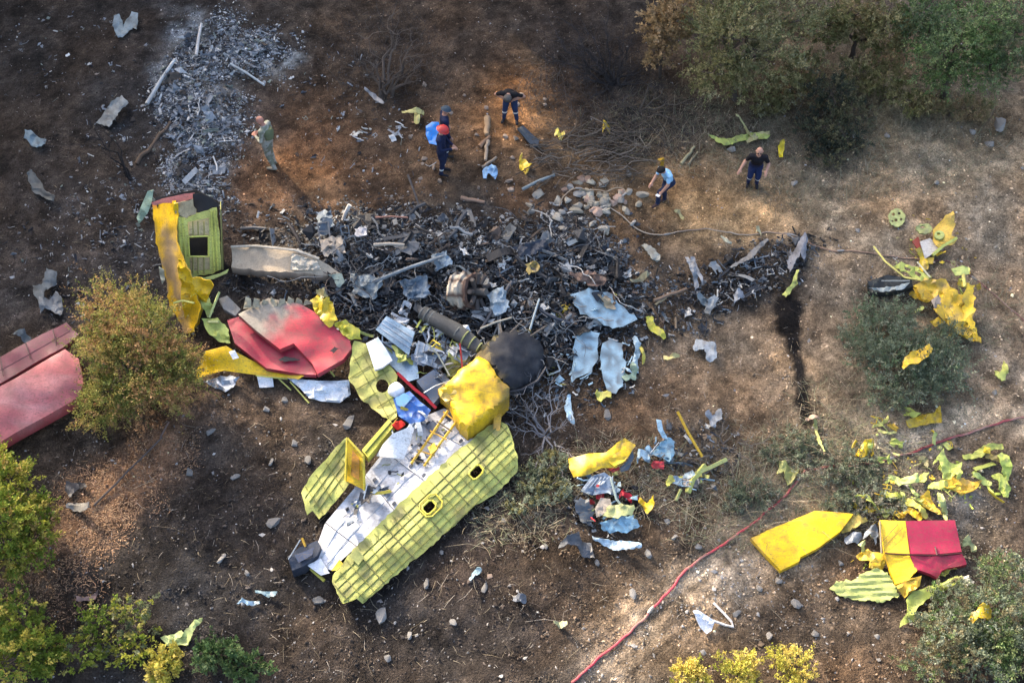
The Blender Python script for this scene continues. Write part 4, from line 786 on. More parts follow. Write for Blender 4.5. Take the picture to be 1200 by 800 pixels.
sheet('end_rib', [(880, 631, .2), (884, 632, .2), (916, 667, .16), (913, 670, .1), (898, 655, .1)], (.5, .3, .02), yp, cr=.02, res=5)
for k in range(9): 
    t = k / 8; strip('rivet', [(890 + 20 * t, 626 + t * 36, .31), (891.2 + 20 * t, 626.5 + t * 36, .31)], .012, (.5, .36, .05), 'paint', yp, 5)
tp = thing('rudder_wreck', P(1080, 650), 'half yellow half crimson panel broken on torn green skin', 'panel')
def yn(x, y, C): s = np.clip((fbm(x / 6, y / 6, 97, 4) - .58) * 5, 0, .6)[:, None]; return C * (1 - s) + np.array((.3, .17, .03)) * s
sheet('yellow_upper', [(1031, 609, .42), (1061, 610, .44), (1066, 648.5, .4), (1037, 647, .38)], (.80, .56, .03), tp, cr=.012, cf=yn, skirt=.12)
sheet('yellow_lower', [(1037, 649, .36), (1066, 650.5, .38), (1075, 668, .33), (1066, 678, .28), (1050, 684, .25), (1043, 668, .3)], (.78, .52, .02), tp, cr=.03, cf=yn, skirt=.1, jag=.8)
sheet('red_upper', [(1061.5, 610, .44), (1119, 609, .42), (1127, 646, .36), (1098, 649, .38), (1067, 648.5, .4)], (.36, .022, .06), tp, cr=.012, cs=25, skirt=.12, edge=(.25, .02, .04))
sheet('red_lower', [(1067, 650.5, .38), (1098, 651, .37), (1127, 648.5, .34), (1133, 661, .28), (1118, 664, .3), (1104, 668, .28), (1099, 677, .2), (1090, 672, .25), (1073, 667, .33)], (.34, .02, .055), tp, cr=.03, cs=14, skirt=.1, jag=1, edge=(.25, .02, .04))
strip('edge_rail', [(1031, 610, .46), (1033, 648, .42)], .022, (.2, .17, .1), 'paint', tp, 4)
strip('crack', [(1096, 640, .42), (1098, 650, .42)], .02, (.06, .01, .015), 'paint', tp, 4)
strip('seam', [(1037, 648, .4), (1066, 649.5, .42), (1098, 650, .4), (1128, 647.5, .37)], .014, (.1, .03, .03), 'paint', tp, 4)
strip('scratch', [(1034, 634, .43), (1052, 614, .455)], .008, (.25, .18, .05), 'paint', tp, 4); strip('scratch', [(1036, 640, .43), (1058, 618, .455)], .006, (.25, .18, .05), 'paint', tp, 4)
gs = thing('green_skin', P(1040, 690), 'pleated torn green skin lying under the half yellow half crimson panel', 'panel')
sheet('skin', [(972, 689, .06), (980, 680, .12), (1000, 679, .15), (1010, 672, .2), (1025, 666, .25), (1040, 670, .25), (1048, 685, .2), (1054, 698, .12), (1034, 706, .08), (1005, 702, .06), (985, 698, .06)], (.38, .43, .13), gs, 'primer', cr=.012, cs=20, res=3, jag=1.6, hf=lambda x, y: .016 * np.sin((y + (x - 1000) * .06) * .85))
sheet('skin', [(1054, 735, .06), (1055, 728, .1), (1064, 715, .15), (1062, 703, .15), (1070, 692, .2), (1085, 688, .22), (1105, 682, .25), (1122, 674, .3), (1130, 678, .28), (1110, 690, .22), (1090, 700, .18), (1075, 712, .14), (1068, 728, .1)], (.36, .42, .09), gs, 'primer', cr=.06, cs=9, res=4, jag=1)
sheet('skin', [(1050, 686, .25), (1068, 678, .3), (1080, 674, .3), (1078, 686, .26), (1060, 700, .2)], (.5, .33, .03), gs, 'paint', cr=.05, res=4, hf=lambda x, y: .03 * np.sin((y + x * .4) * 1.4))
strip('stringer', [(1105, 686, .34), (1128, 676, .38)], .05, (.52, .56, .2), 'primer', gs, 4)
sheet('frayed_tip', [(1124, 676, .35), (1135, 673, .4), (1142, 681, .35), (1133, 688, .3), (1126, 683, .32)], (.5, .48, .42), gs, 'ash', cr=.08, cs=4, res=3, jag=1.5)

# ------------------------------------------------------------ torn pieces lying about
def wear(x, y, C):
    """scuffs, bare patches and soot on torn skin"""
    a = np.clip((fbm(x / 4, y / 4, 131, 4) - .52) * 6, 0, 1)[:, None]; b = np.clip((fbm(x / 3 + 9, y / 7, 133, 4) - .6) * 7, 0, 1)[:, None]
    return (C * (1 - a * .55) + C * .35 * a * .55) * (1 - b * .5) + np.array((.12, .11, .1)) * b * .5
def torn(px, py, L, W, ang, c, label, cat='debris', mat='primer', h=.08, cr=.06, cs=6, seed=0, group=None, name='torn_skin', n=13, parent=None, holes=(), rough=.55, **k):
    r = random.Random(seed * 13 + int(px)); a = R(ang); q = []; n = r.choice((8, 10, 13)); ph = r.uniform(0, 6); cu = r.uniform(.03, .12); L *= 1.12; W *= 1.1
    k.setdefault('hf', lambda x, y: cu * np.sin(((x - px) * math.cos(a) + (y - py) * math.sin(a)) / max(L, 8) * 5 + ph) + cu * .5)
    m = r.choice((3, 4, 5)); top = []; bot = []                # a ripped strip: two ragged long sides and slanted ends
    for i in range(m + 1):
        u = L * (i / m - .5) + r.uniform(-.08, .08) * L; w0 = W / 2 * (r.uniform(.35, 1.15) if 0 < i < m else r.uniform(.1, .8))
        bend = W * rough * math.sin(i * 1.3 + ph) * .5
        top.append((u + r.uniform(-.05, .05) * L, bend - w0)); bot.append((u + r.uniform(-.08, .08) * L, bend + W / 2 * (r.uniform(.35, 1.15) if 0 < i < m else r.uniform(.1, .8))))
    for (u, v) in top + bot[::-1]: q.append((px + u * math.cos(a) - v * math.sin(a), py + u * math.sin(a) + v * math.cos(a), h + r.uniform(-.03, .08)))
    return sheet(name, q, c, parent, mat, label=None if parent else label, cat=None if parent else cat, group=group, cr=cr, cs=cs, res=3, jag=1.0, seed=seed, holes=holes, cf=wear, **k)
# pale blue sheets by the wreckage
def speck(x, y, C): w = np.clip((fbm(x / 4, y / 4, 101, 4) - .5) * 7, 0, 1)[:, None] * .85; return C * (1 - w) + np.array((.09, .11, .12)) * w
for nm, q, lb in (('pale_sheet', [(668, 345, .4), (690, 337, .45), (712, 342, .42), (730, 358, .38), (747, 374, .3), (735, 380, .3), (718, 385, .3), (700, 374, .35), (680, 368, .35)], 'large torn pale blue sheet at the edge of the black wreckage'),
                  ('pale_sheet', [(676, 392, .3), (690, 386, .32), (703, 390, .3), (701, 415, .25), (694, 436, .2), (682, 440, .18), (670, 448, .15), (672, 415, .25)], 'upright pale blue sheet left of a narrower one'),
                  ('pale_sheet', [(706, 402, .25), (716, 396, .28), (730, 402, .25), (733, 430, .2), (730, 452, .15), (722, 461, .12), (711, 456, .14), (704, 430, .2)], 'narrow pale blue sheet with rounded lower end')):
    sheet(nm, q, (.30, .44, .51), None, 'plastic_sheet', cf=speck, label=lb, cat='sheet', cr=.02, cs=16, res=6, jag=2.0, smooth=30)
MISC = [  # px, py, length, width, angle, colour, material, label
    (669, 480, 26, 9, 85, PBL, 'paint', 'small pale blue wedge below the pale blue sheets'), (745, 415, 34, 9, 80, (.3, .42, .48), 'paint', 'thin blue scrap right of the narrow pale blue sheet'), (740, 437, 16, 10, -50, (.3, .4, .3), 'primer', 'blue-green scrap by the narrow sheet end'),
    (655, 378, 18, 9, -60, (.5, .42, .05), 'paint', 'yellow scrap left of the large pale blue sheet'), (664, 362, 14, 8, -40, (.6, .42, .03), 'paint', 'small golden scrap by the large blue sheet corner'), (650, 378, 22, 5, 80, (.5, .6, .66), 'paint', 'pale upright sliver left of the yellow scrap'),
    (708, 462, 14, 10, 20, (.5, .48, .1), 'primer', 'yellow-green scrap under the narrow sheet end'), (770, 385, 22, 12, 70, (.55, .5, .05), 'primer', 'bright yellow-green scrap right of the pale blue sheets'), (786, 418, 14, 7, 5, (.55, .48, .2), 'primer', 'cream scrap on bare brown soil'), (753, 415, 18, 5, 80, (.45, .40, .06), 'primer', 'thin upright yellow sliver on brown soil'),
    (775, 190, 10, 6, 60, (.5, .3, .02), 'paint', 'tiny yellow chip near the man in blue'), (484, 131, 20, 6, 10, (.6, .54, .2), 'primer', 'pale yellow bent bracket by the burnt tree'), (489, 136, 6, 14, 0, (.6, .55, .2), 'primer', 'short stem below the pale yellow bent bracket'),
    (614, 192, 12, 14, 20, (.72, .5, .03), 'paint', 'bright yellow scrap left of the branch heap'), (655, 157, 8, 9, 0, (.7, .58, .1), 'paint', 'small lemon scrap above the branch heap'), (710, 149, 8, 10, 0, (.6, .42, .03), 'paint', 'small yellow scrap in front of the black thicket'),
    (862, 163, 58, 9, -2, (.42, .48, .12), 'primer', 'long green skin strip behind the man in black'), (887, 160, 24, 6, -20, (.5, .44, .2), 'primer', 'pale curled end of the long green strip'), (873, 148, 26, 3, 55, (.5, .47, .2), 'primer', 'thin slanted sliver above the long green strip'),
    (916, 174, 19, 7, 102, (.72, .56, .02), 'paint', 'bright yellow upright scrap right of the man in black'), (889, 270, 5, 9, 0, (.6, .52, .3), 'primer', 'small cream chip on tan soil'), (796, 251, 12, 5, 38, (.6, .48, .2), 'primer', 'small yellow sliver by the pale hose'), (764, 297, 24, 8, 55, (.45, .46, .4), 'ash', 'pale grey wedge below the pale hose'), (750, 326, 18, 7, -25, (.45, .42, .26), 'ash', 'cream scrap below the pale grey wedge'),
    (851, 281, 14, 4, 40, (.5, .52, .4), 'ash', 'small grey sliver above the soot patch'), (928, 333, 26, 7, -62, (.46, .48, .12), 'primer', 'yellow-green blade at the top of the black oil run'), (934, 298, 16, 34, 10, (.34, .35, .38), 'ash', 'grey ash-covered lump above the yellow-green blade'),
    (878, 298, 40, 6, -38, (.35, .34, .32), 'ash', 'pale grey strut across the soot patch'), (812, 320, 32, 6, 70, (.4, .42, .44), 'ash', 'pale slanted strip left of the soot patch'), (818, 318, 26, 5, 72, (.42, .44, .46), 'ash', 'second pale strip beside the slanted strip'), (826, 352, 14, 12, 0, (.3, .38, .42), 'ash', 'blue-grey lump below the pale slanted strips'),
    (866, 348, 10, 14, 0, (.46, .5, .55), 'ash', 'pale blue lump under the grey strut'), (832, 358, 20, 9, -40, (.4, .44, .46), 'ash', 'pale curved scrap below the blue-grey lump'), (827, 408, 26, 16, 40, (.5, .56, .6), 'ash', 'scatter of pale foil on brown soil'), (836, 490, 14, 14, 0, (.38, .42, .46), 'ash', 'round grey foil crumple above the dark scrub'),
    (800, 560, 22, 12, -20, (.25, .35, .42), 'bare_metal', 'blue-grey joint between yellow pole and green bars'), (790, 562, 14, 8, -30, (.52, .5, .1), 'primer', 'round yellow-green cap by the blue-grey joint'), (758, 589, 12, 13, 0, (.7, .45, .01), 'paint', 'small round yellow cap right of the red lump'),
    (753, 535, 12, 12, 0, (.3, .45, .55), 'paint', 'small blue scrap between yellow cowl and blue crumple'), (722, 636, 42, 11, 8, (.42, .56, .66), 'paint', 'pale blue blade below the blue wreck pieces'), (676, 638, 30, 20, 0, (.05, .06, .075), 'rubber', 'dark grey flat lump left of the pale blue blade'), (610, 700, 13, 9, 10, (.3, .33, .38), 'ash', 'small grey foil lump on dark lower soil'),
    (216, 742, 44, 15, -28, (.46, .55, .2), 'primer', 'torn pale green strip by the oak shoot'), (291, 705, 20, 7, -8, (.42, .56, .62), 'paint', 'small pale blue scrap on dark lower soil'), (657, 730, 11, 8, 0, (.5, .5, .28), 'primer', 'pale cream scrap on lower grey soil'), (557, 672, 13, 6, -60, (.3, .44, .5), 'paint', 'small blue sliver below the green wall'), (312, 694, 18, 6, 0, (.2, .3, .34), 'paint', 'dull blue sliver below the console box'),
    (1076, 417, 36, 12, -40, (.68, .44, .02), 'paint', 'yellow leaf-shaped piece lying on the round grey-green bush'), (1088, 488, 34, 13, -28, (.52, .36, .02), 'paint', 'dull yellow piece below the round grey-green bush'), (1033, 495, 24, 6, -35, (.48, .48, .14), 'primer', 'yellow-green angle piece left of the dull yellow piece'), (1040, 506, 20, 4, 12, (.44, .46, .16), 'primer', 'thin green leg of the angle piece'),
    (1015, 530, 15, 17, 15, (.75, .5, .01), 'paint', 'square yellow scrap by the red hose'), (1176, 435, 16, 14, -20, (.5, .52, .12), 'primer', 'curled green ring on the grey bank'), (923, 552, 18, 17, 10, (.34, .34, .1), 'primer', 'square dull green scrap beside the red hose'), (960, 510, 28, 4, 72, (.42, .44, .14), 'primer', 'thin green stick below the black oil run'), (952, 489, 12, 5, 0, (.42, .3, .22), 'wood', 'pale chip at the end of the black oil run'),
    (1150, 719, 20, 15, 10, (.55, .36, .01), 'paint', 'round yellow disc lying on the broad bush'), (1135, 637, 15, 13, 0, (.3, .33, .14), 'primer', 'green curl at the right edge of the crimson half'), (1021, 625, 13, 15, 20, (.5, .56, .6), 'ash', 'pale grey stone-like foil left of the crimson and yellow panel'), (1000, 632, 14, 16, 30, (.42, .46, .5), 'ash', 'grey foil between the two large yellow panels'),
    (1022, 655, 24, 22, 60, (.66, .45, .03), 'paint', 'crumpled yellow piece on the left side of the half crimson panel'), (1012, 641, 12, 10, 40, (.5, .55, .2), 'primer', 'small green piece over the crumpled yellow piece'), (1110, 668, 24, 10, -10, (.42, .42, .1), 'primer', 'green tangle below the crimson half'),
    (1110, 543, 28, 22, 20, (.47, .55, .12), 'primer', 'broad green torn skin above the panel cluster'), (1122, 553, 16, 8, 60, (.47, .53, .1), 'primer', 'green tail of the broad torn skin'), (1150, 529, 42, 12, -12, (.45, .48, .1), 'primer', 'wavy green strip along the dirt track'), (1165, 536, 30, 9, 30, (.33, .26, .08), 'primer', 'brown bent strip crossing the wavy green strip'), (1178, 545, 30, 12, 75, (.46, .54, .1), 'primer', 'green strip hanging toward the grey gully'), (1175, 570, 28, 16, 80, (.46, .53, .1), 'primer', 'lower green strip in the grey gully'),
    (1060, 560, 34, 12, 5, (.44, .54, .16), 'primer', 'green flag-like torn piece left of the broad torn skin'), (1070, 573, 22, 6, 60, (.44, .52, .14), 'primer', 'hanging tail of the flag-like green piece'), (1105, 570, 30, 11, 10, (.45, .5, .1), 'primer', 'green crumple with holes beside the orange piece'), (1131, 566, 28, 15, 10, (.7, .42, .03), 'paint', 'orange-yellow crumple on the green skin'), (1150, 560, 24, 8, 25, (.44, .52, .14), 'primer', 'green blade right of the orange-yellow crumple'),
    (1012, 593, 30, 9, 5, (.66, .46, .03), 'paint', 'yellow scrap at the corner of the large yellow panel'), (1045, 580, 32, 11, 20, (.48, .5, .06), 'primer', 'olive-yellow strip above the half yellow panel'), (1070, 592, 40, 9, 35, (.55, .52, .08), 'primer', 'yellow-green plank leading to the crimson half'), (1090, 588, 28, 11, 70, (.68, .45, .02), 'paint', 'upright yellow plank above the crimson half'), (1068, 602, 22, 12, 10, (.7, .46, .02), 'paint', 'yellow block touching the top of the half yellow panel'), (1105, 592, 30, 6, 70, (.44, .5, .16), 'primer', 'thin green blade above the crimson half'), (1040, 600, 26, 7, 20, (.44, .5, .12), 'primer', 'green scrap beside the yellow block'), (1082, 540, 14, 7, 30, (.28, .26, .12), 'primer', 'dull olive scrap left of the broad torn skin'),
    (1080, 305, 24, 13, 60, (.6, .42, .02), 'paint', 'yellow chip under the white and yellow winglet'), (40, 163, 22, 11, 15, (.32, .42, .46), 'ash', 'pale blue scrap on black soil'), (48, 218, 33, 15, 32, (.2, .21, .2), 'ash', 'grey rectangular plate on black soil'), (147, 30, 22, 22, 0, (.42, .5, .52), 'ash', 'crumpled pale foil at the upper slope'), (130, 132, 34, 15, -30, (.42, .44, .42), 'ash', 'torn pale grey skin by the dead sapling'), (52, 335, 22, 22, 0, (.24, .27, .28), 'ash', 'grey crumple left of the olive tree'), (58, 356, 20, 18, -30, (.42, .44, .44), 'ash', 'pale crumpled plate beside the grey crumple'), (28, 395, 20, 10, 35, (.25, .3, .32), 'ash', 'grey-blue scrap above the red wing flap'), (88, 572, 16, 14, -40, (.05, .05, .055), 'rubber', 'small dark stump lump beside the young oak'), (90, 592, 22, 8, -5, (.4, .38, .34), 'ash', 'pale scrap under the dark stump lump'),
    (438, 112, 20, 5, 35, (.5, .5, .5), 'ash', 'thin pale sliver below the burnt tree trunk'), (574, 201, 15, 11, 0, (.25, .42, .62), 'cloth', 'blue and white rag below the bleached branch'), (105, 698, 22, 8, -20, (.3, .2, .17), 'wood', 'reddish chip on dark lower soil'),
]
for i, (px, py, L, W, a, c, m, lb) in enumerate(MISC):
    s_ = .86 if px > 1000 and m == 'primer' else 1.0
    torn(px, py, L * 1.12 * s_, W * 1.15 * s_, a, tuple(x * .62 for x in c) if m == 'ash' else c, lb, 'scrap', m, seed=200 + i, h=1.05 if 'lying on the' in lb else .1 if py < 640 or px > 900 else .05, cr=.07, cs=7, smooth=22, name='torn_piece' if m != 'wood' else 'wood_chip', th=.02)
# perforated green web and the winglet cluster on the right bank
sheet('perforated_web', ring(1051, 255, 10, 11, 0, 14), (.45, .48, .17), None, 'primer', h=.1, cr=.05, cf=wear, res=3, jag=.8, holes=[ring(1047, 251, 2, 2, 0, 6), ring(1054, 250, 1.8, 1.8, 0, 6), ring(1050, 258, 2, 2, 0, 6), ring(1056, 257, 1.6, 1.8, 0, 6), ring(1046, 259, 1.4, 1.4, 0, 6)], label='round pale green web with lightening holes on bare soil', cat='web')
wc = thing('wing_tip_debris', P(1097, 290), 'crumpled orange-yellow wing tip with green ringed ends and a white plate', 'wing tip')
sheet('yellow_skin', [(1094, 268, .35), (1108, 252, .5), (1117, 247, .5), (1120, 263, .4), (1115, 276, .35), (1122, 280, .3), (1118, 286, .25), (1100, 290, .3), (1093, 282, .3)], (.66, .42, .06), wc, cr=.08, cs=8, res=4, jag=1)
sheet('ringed_end', ring(1083, 268, 10, 6.5, 5, 9), (.40, .42, .15), wc, 'primer', h=.3, cr=.07, cs=4, jag=1, res=3, cf=wear, holes=[ring(1081, 266, 3, 2, 0, 8)], th=.04)
sheet('ringed_end', ring(1101, 275, 6, 5, 5, 12), (.44, .48, .14), wc, 'primer', h=.42, cr=.02, res=3, holes=[ring(1100, 274, 2.2, 1.8, 0, 8)], skirt=.06, cf=wear, jag=1)
sheet('white_plate', [(1078, 283, .2), (1090, 279, .25), (1101, 289, .22), (1092, 298, .18), (1084, 303, .12)], (.55, .52, .47), wc, 'paint', cr=.03, res=4)
sheet('red_plate', [(1069, 283, .15), (1076, 277, .2), (1080, 288, .15), (1078, 296, .1)], (.3, .05, .03), wc, cr=.03, res=4)
strip('green_rail', [(1093, 299, .2), (1105, 288, .3), (1121, 279, .35)], .05, (.5, .52, .12), 'primer', wc, 4)
sheet('yellow_chip', [(1081, 303, .1), (1095, 301, .12), (1093, 309, .08), (1084, 309, .08)], (.62, .42, .05), wc, cr=.03, res=4)
yw = thing('yellow_tail_fin', P(1115, 360), 'long yellow fin wreck torn open beside the round grey-green bush', 'fin')
sheet('skin', [(1070, 335, .5), (1084, 325, .6), (1103, 326, .6), (1122, 340, .5), (1130, 350, .45), (1130, 362, .4), (1142, 382, .3), (1150, 402, .2), (1140, 399, .25), (1120, 386, .35), (1105, 372, .4), (1094, 362, .4), (1092, 350, .45), (1080, 350, .45)], (.68, .44, .03), yw, cr=.12, cs=8, res=4.5, jag=2.6, cf=wear)
sheet('skin', [(1129, 345, .55), (1134, 332, .6), (1143, 334, .55), (1141, 356, .5), (1144, 362, .45), (1140, 375, .4), (1149, 400, .22), (1144, 400, .25), (1130, 372, .4)], (.72, .48, .02), yw, cr=.06, cs=8, res=4, jag=2.4, cf=wear)
sheet('dark_skin', [(1070, 337, .4), (1088, 340, .5), (1095, 350, .42), (1086, 355, .35), (1076, 350, .35)], (.5, .31, .01), yw, cr=.06, cs=6, res=4)
sheet('dark_skin', [(1094, 362, .5), (1104, 360, .5), (1128, 390, .35), (1142, 401, .28), (1118, 389, .3)], (.42, .28, .01), yw, cr=.05, cs=7, res=4)
sheet('grey_web', [(1091, 352, .5), (1100, 345, .52), (1104, 354, .5), (1096, 362, .46)], (.3, .25, .2), yw, 'ash', cr=.08, cs=5, res=3)
sheet('green_truss', [(1047, 312, .3), (1056, 306, .35), (1072, 312, .35), (1092, 325, .45), (1080, 330, .4), (1066, 322, .35)], (.4, .45, .1), yw, 'primer', cr=.08, cs=5, res=3.5, jag=1.5, holes=[[(1060, 312), (1068, 315), (1066, 318), (1060, 316)], [(1072, 317), (1080, 321), (1078, 325), (1072, 321)]])
sheet('tip_bracket', [(1115, 315, .5), (1128, 311, .55), (1137, 314, .5), (1136, 321, .45), (1120, 323, .45)], (.46, .5, .14), yw, 'primer', cr=.04, cs=5, res=3)
strip('post', [(1129, 322, .5), (1131, 336, .55)], .05, (.55, .5, .12), 'primer', yw, 4)
strip('longeron', [(1024, 289, .2), (1037, 306, .3), (1060, 325, .4), (1078, 328, .5)], .03, (.5, .46, .12), 'primer', yw, 4)
strip('longeron', [(1075, 307, .4), (1090, 325, .5)], .025, (.42, .42, .3), 'primer', yw, 4); strip('longeron', [(1118, 387, .3), (1108, 400, .1)], .035, (.6, .4, .05), 'paint', yw, 4)
sheet('torn_corner', [(1090, 377, .3), (1100, 371, .35), (1106, 378, .3), (1096, 383, .25)], (.62, .42, .03), yw, cr=.05, res=4)
bbx = thing('burnt_box', P(1045, 342), 'black burnt box with pale rim left of the long yellow fin', 'box')
sheet('case', [(1017, 330, .25), (1040, 322, .35), (1068, 326, .35), (1070, 336, .3), (1040, 343, .22), (1020, 342, .2)], (.03, .035, .035), bbx, 'scrap', cr=.08, cs=7, res=4, skirt=.15)
sheet('rim', [(1018, 337, .35), (1045, 336, .38), (1066, 331, .4), (1060, 338, .36), (1035, 342, .3)], (.36, .4, .38), bbx, 'ash', cr=.08, cs=5, res=3, jag=1)
strip('thin_rod', [(1033, 329, .42), (1066, 329, .45)], .018, (.35, .36, .32), 'bare_metal', label='thin rod lying over the black burnt box', cat='rod')
# yellow cowl and blue wreck pieces below centre
yc = thing('yellow_cowl', P(705, 550), 'bent yellow cowl piece with red inner edge above the blue wreck pieces', 'cowl')
sheet('skin', [(666, 537, .3), (690, 531, .4), (710, 530, .42), (722, 520, .45), (731, 514, .48), (745, 521, .42), (733, 540, .38), (722, 548, .35), (705, 548, .35), (690, 556, .28), (672, 559, .22), (667, 548, .26)], (.66, .45, .01), yc, cf=wear, hf=lambda x, y: .1 * np.cos((y - 540 + (x - 700) * .35) / 10), cr=.03, cs=12, res=4, edge=(.35, .22, .02), th=.03)
sheet('fold', [(711, 540, .46), (722, 519, .52), (732, 513, .54), (744, 521, .48), (732, 540, .44), (720, 546, .42)], (.70, .48, .01), yc, cf=wear, cr=.05, cs=7, res=4)
sheet('red_edge', [(708, 541, .3), (722, 544, .32), (727, 549, .26), (718, 554, .2), (710, 548, .24)], (.4, .03, .03), yc, cr=.05, cs=5, res=3)
sheet('blue_lining', [(726, 549, .3), (735, 540, .38), (741, 527, .42), (743, 535, .3), (737, 550, .2), (728, 553, .2)], (.06, .09, .12), yc, 'paint', cr=.03, res=3)
bwk = thing('blue_wreck', P(710, 600), 'tangled blue and cream wreck pieces below the bent yellow cowl', 'wreck')
sheet('ribbed_plate', [(680, 575, .25), (693, 558, .35), (708, 553, .4), (718, 560, .35), (724, 582, .25), (712, 577, .3), (694, 580, .22)], (.2, .26, .34), bwk, 'bare_metal', cf=wear, cr=.06, cs=5, res=4)
for k in range(6): strip('plate_rib', [(685 + k * 6, 574 - k * 2.4, .36), (696 + k * 4.5, 560 - k * .5, .42)], .014, (.45, .5, .56), 'bare_metal', bwk, 4)
sheet('cream_panel', [(697, 596, .3), (704, 583, .4), (715, 584, .42), (717, 593, .36), (706, 603, .3), (699, 606, .24)], (.36, .31, .25), bwk, cf=wear, cr=.04, cs=6, res=4)
sheet('green_panel', [(714, 592, .4), (728, 589, .42), (743, 591, .38), (741, 604, .3), (720, 606, .3), (706, 604, .28)], (.42, .44, .18), bwk, 'primer', cf=wear, cr=.06, cs=6, res=4, jag=2)
sheet('blue_panel', [(703, 612, .25), (722, 604, .32), (742, 603, .3), (750, 616, .2), (738, 622, .16), (718, 624, .14), (708, 622, .18)], (.2, .38, .5), bwk, cf=wear, cr=.08, cs=5, res=3.5, jag=2)
sheet('dark_panel', [(672, 585, .2), (690, 583, .28), (697, 600, .22), (694, 615, .14), (680, 610, .14)], (.03, .05, .075), bwk, cf=wear, cr=.07, cs=6, res=4, jag=2)
strip('strut', [(716, 560, .42), (722, 584, .34), (728, 592, .3)], .03, (.33, .4, .35), 'bare_metal', bwk)
torn(734, 581, 15, 9, 10, (.42, .02, .035), 'small red rag beside the blue wreck pieces', 'rag', 'cloth', h=.15, seed=3, name='red_rag')
bc = thing('blue_crumple', P(780, 540), 'crumpled pale blue panel with upright tongue left of the yellow pole', 'panel')
sheet('panel', [(763, 531, .15), (774, 518, .25), (783, 512, .3), (791, 517, .28), (790, 533, .18), (784, 541, .12), (776, 536, .16)], (.2, .36, .46), bc, cf=wear, cr=.1, cs=5, res=3.5, jag=1)
sheet('tongue', [(769, 491, .6), (775, 492, .6), (777, 503, .5), (783, 514, .32), (777, 514, .3), (771, 503, .48)], (.38, .54, .62), bc, cr=.03, res=3.5); strip('wire', [(762, 531, .2), (772, 518, .32)], .012, SLV, 'bare_metal', bc)
strip('yellow_pole', [(794, 482, .45), (806, 506, .3), (823, 535, .12)], .035, (.5, .32, .02), 'paint', label='straight yellow pole right of the crumpled pale blue panel', cat='pole', sides=8)
bars = thing('green_bar_frame', P(825, 560), 'bent green bars joined like a fork below the yellow pole', 'frame')
strip('bar', [(851, 538, .15), (835, 546, .18), (815, 555, .2)], .06, (.4, .42, .14), 'primer', bars, 4); strip('bar', [(826, 545, .2), (812, 562, .18), (806, 577, .1)], .07, (.42, .44, .12), 'primer', bars, 4); strip('bar', [(798, 573, .1), (792, 586, .06)], .035, (.42, .44, .15), 'primer', bars, 4); strip('bar', [(816, 567, .12), (822, 563, .14)], .04, (.4, .42, .12), 'primer', bars, 4)
pf = thing('white_bag_and_strap', P(828, 726), 'white folded plastic bag with a long looped strap on the track', 'bag')
sheet('bag', [(812, 715, .15), (818, 714, .18), (830, 722, .16), (838, 727, .12), (834, 738, .06), (828, 742, .05), (821, 735, .08)], (.66, .69, .74), pf, 'plastic_sheet', cr=.06, cs=5, res=3)
strip('strap', [(836, 706, .03), (848, 718, .04), (857, 728, .04), (859, 734, .04), (850, 732, .05), (836, 727, .1)], .03, (.62, .6, .58), 'plastic_sheet', pf, 5)
# tarps near the crew
plate('blue_tarp', 'bright blue folded tarp behind the firefighter in the red helmet', 'tarp', [(499, 148, .3), (506, 143, .4), (514, 143, .4), (516, 160, .25), (512, 170, .12), (503, 168, .1), (499, 158, .2)], (.02, .24, .72), 'plastic_sheet', cr=.08, cs=6, res=3)
plate('dark_mat', 'dark blue-grey mat on orange soil below the bending man', 'mat', [(606, 151, .08), (613, 147, .12), (632, 165, .1), (630, 172, .06), (624, 172, .05)], (.035, .05, .065), 'rubber', cr=.02, res=4, th=.05)

# ------------------------------------------------------------ hoses
def hose(name, pts, r, c, label, n=90, lift=0.0, mat='rubber'):
    p = np.array(pts, float); d = np.concatenate([[0], np.cumsum(np.hypot(*np.diff(p[:, :2], axis=0).T))]); t = np.linspace(0, d[-1], n)
    def cr_(k):                                             # smooth curve through the points
        y = p[:, k]; m = np.gradient(y, d); i = np.clip(np.searchsorted(d, t) - 1, 0, len(d) - 2); hh = d[i + 1] - d[i]; s = (t - d[i]) / hh
        return (2 * s ** 3 - 3 * s ** 2 + 1) * y[i] + (s ** 3 - 2 * s ** 2 + s) * hh * m[i] + (-2 * s ** 3 + 3 * s ** 2) * y[i + 1] + (s ** 3 - s ** 2) * hh * m[i + 1]
    wob = (fbm(t / 14, t * 0, int(pts[0][0]), 3) - .5) * 4
    W = PN(cr_(0) + wob * .7, cr_(1) + wob, r * .8 + .012 + lift); V, F = tube_geo(W, r * (1 + .25 * (fbm(t / 9, t * 0, 5, 2) - .5)), 8); V[:, 2] -= (V[:, 2] - np.repeat(W[:, 2], 8)) * .35
    du = np.repeat(np.clip((fbm(t / 16, t * 0 + 2, 9, 3) - .42) * 3, 0, .75), 8)[:, None]; o = mk(name, V, F, np.array(c) * (1 - du) + np.array((.24, .17, .13)) * du, mat, None, 60, label, 'hose')
    for k in (n // 3, n - 4):
        d = W[k + 1] - W[k - 1]; d /= np.linalg.norm(d); v, f = tube_geo([W[k] - d * .09, W[k] - d * .03, W[k] + d * .03, W[k] + d * .09], [r * 1.25, r * 1.5, r * 1.5, r * 1.2], 8); mk('coupling', v, f, (.3, .28, .25), 'bare_metal', o, 40)
    return o
hose('red_hose', [(670, 800), (695, 776), (740, 738), (778, 700), (800, 672), (840, 642), (880, 615), (915, 585), (945, 550)], .03, (.42, .035, .055), 'bright red fire hose running up the track')
0 and hose('red_hose', [(676, 806), (700, 779), (745, 741), (784, 702), (805, 676), (843, 646), (884, 618), (917, 588), (943, 556)], .02, (.44, .05, .075), 'second red fire hose lying against the bright one')
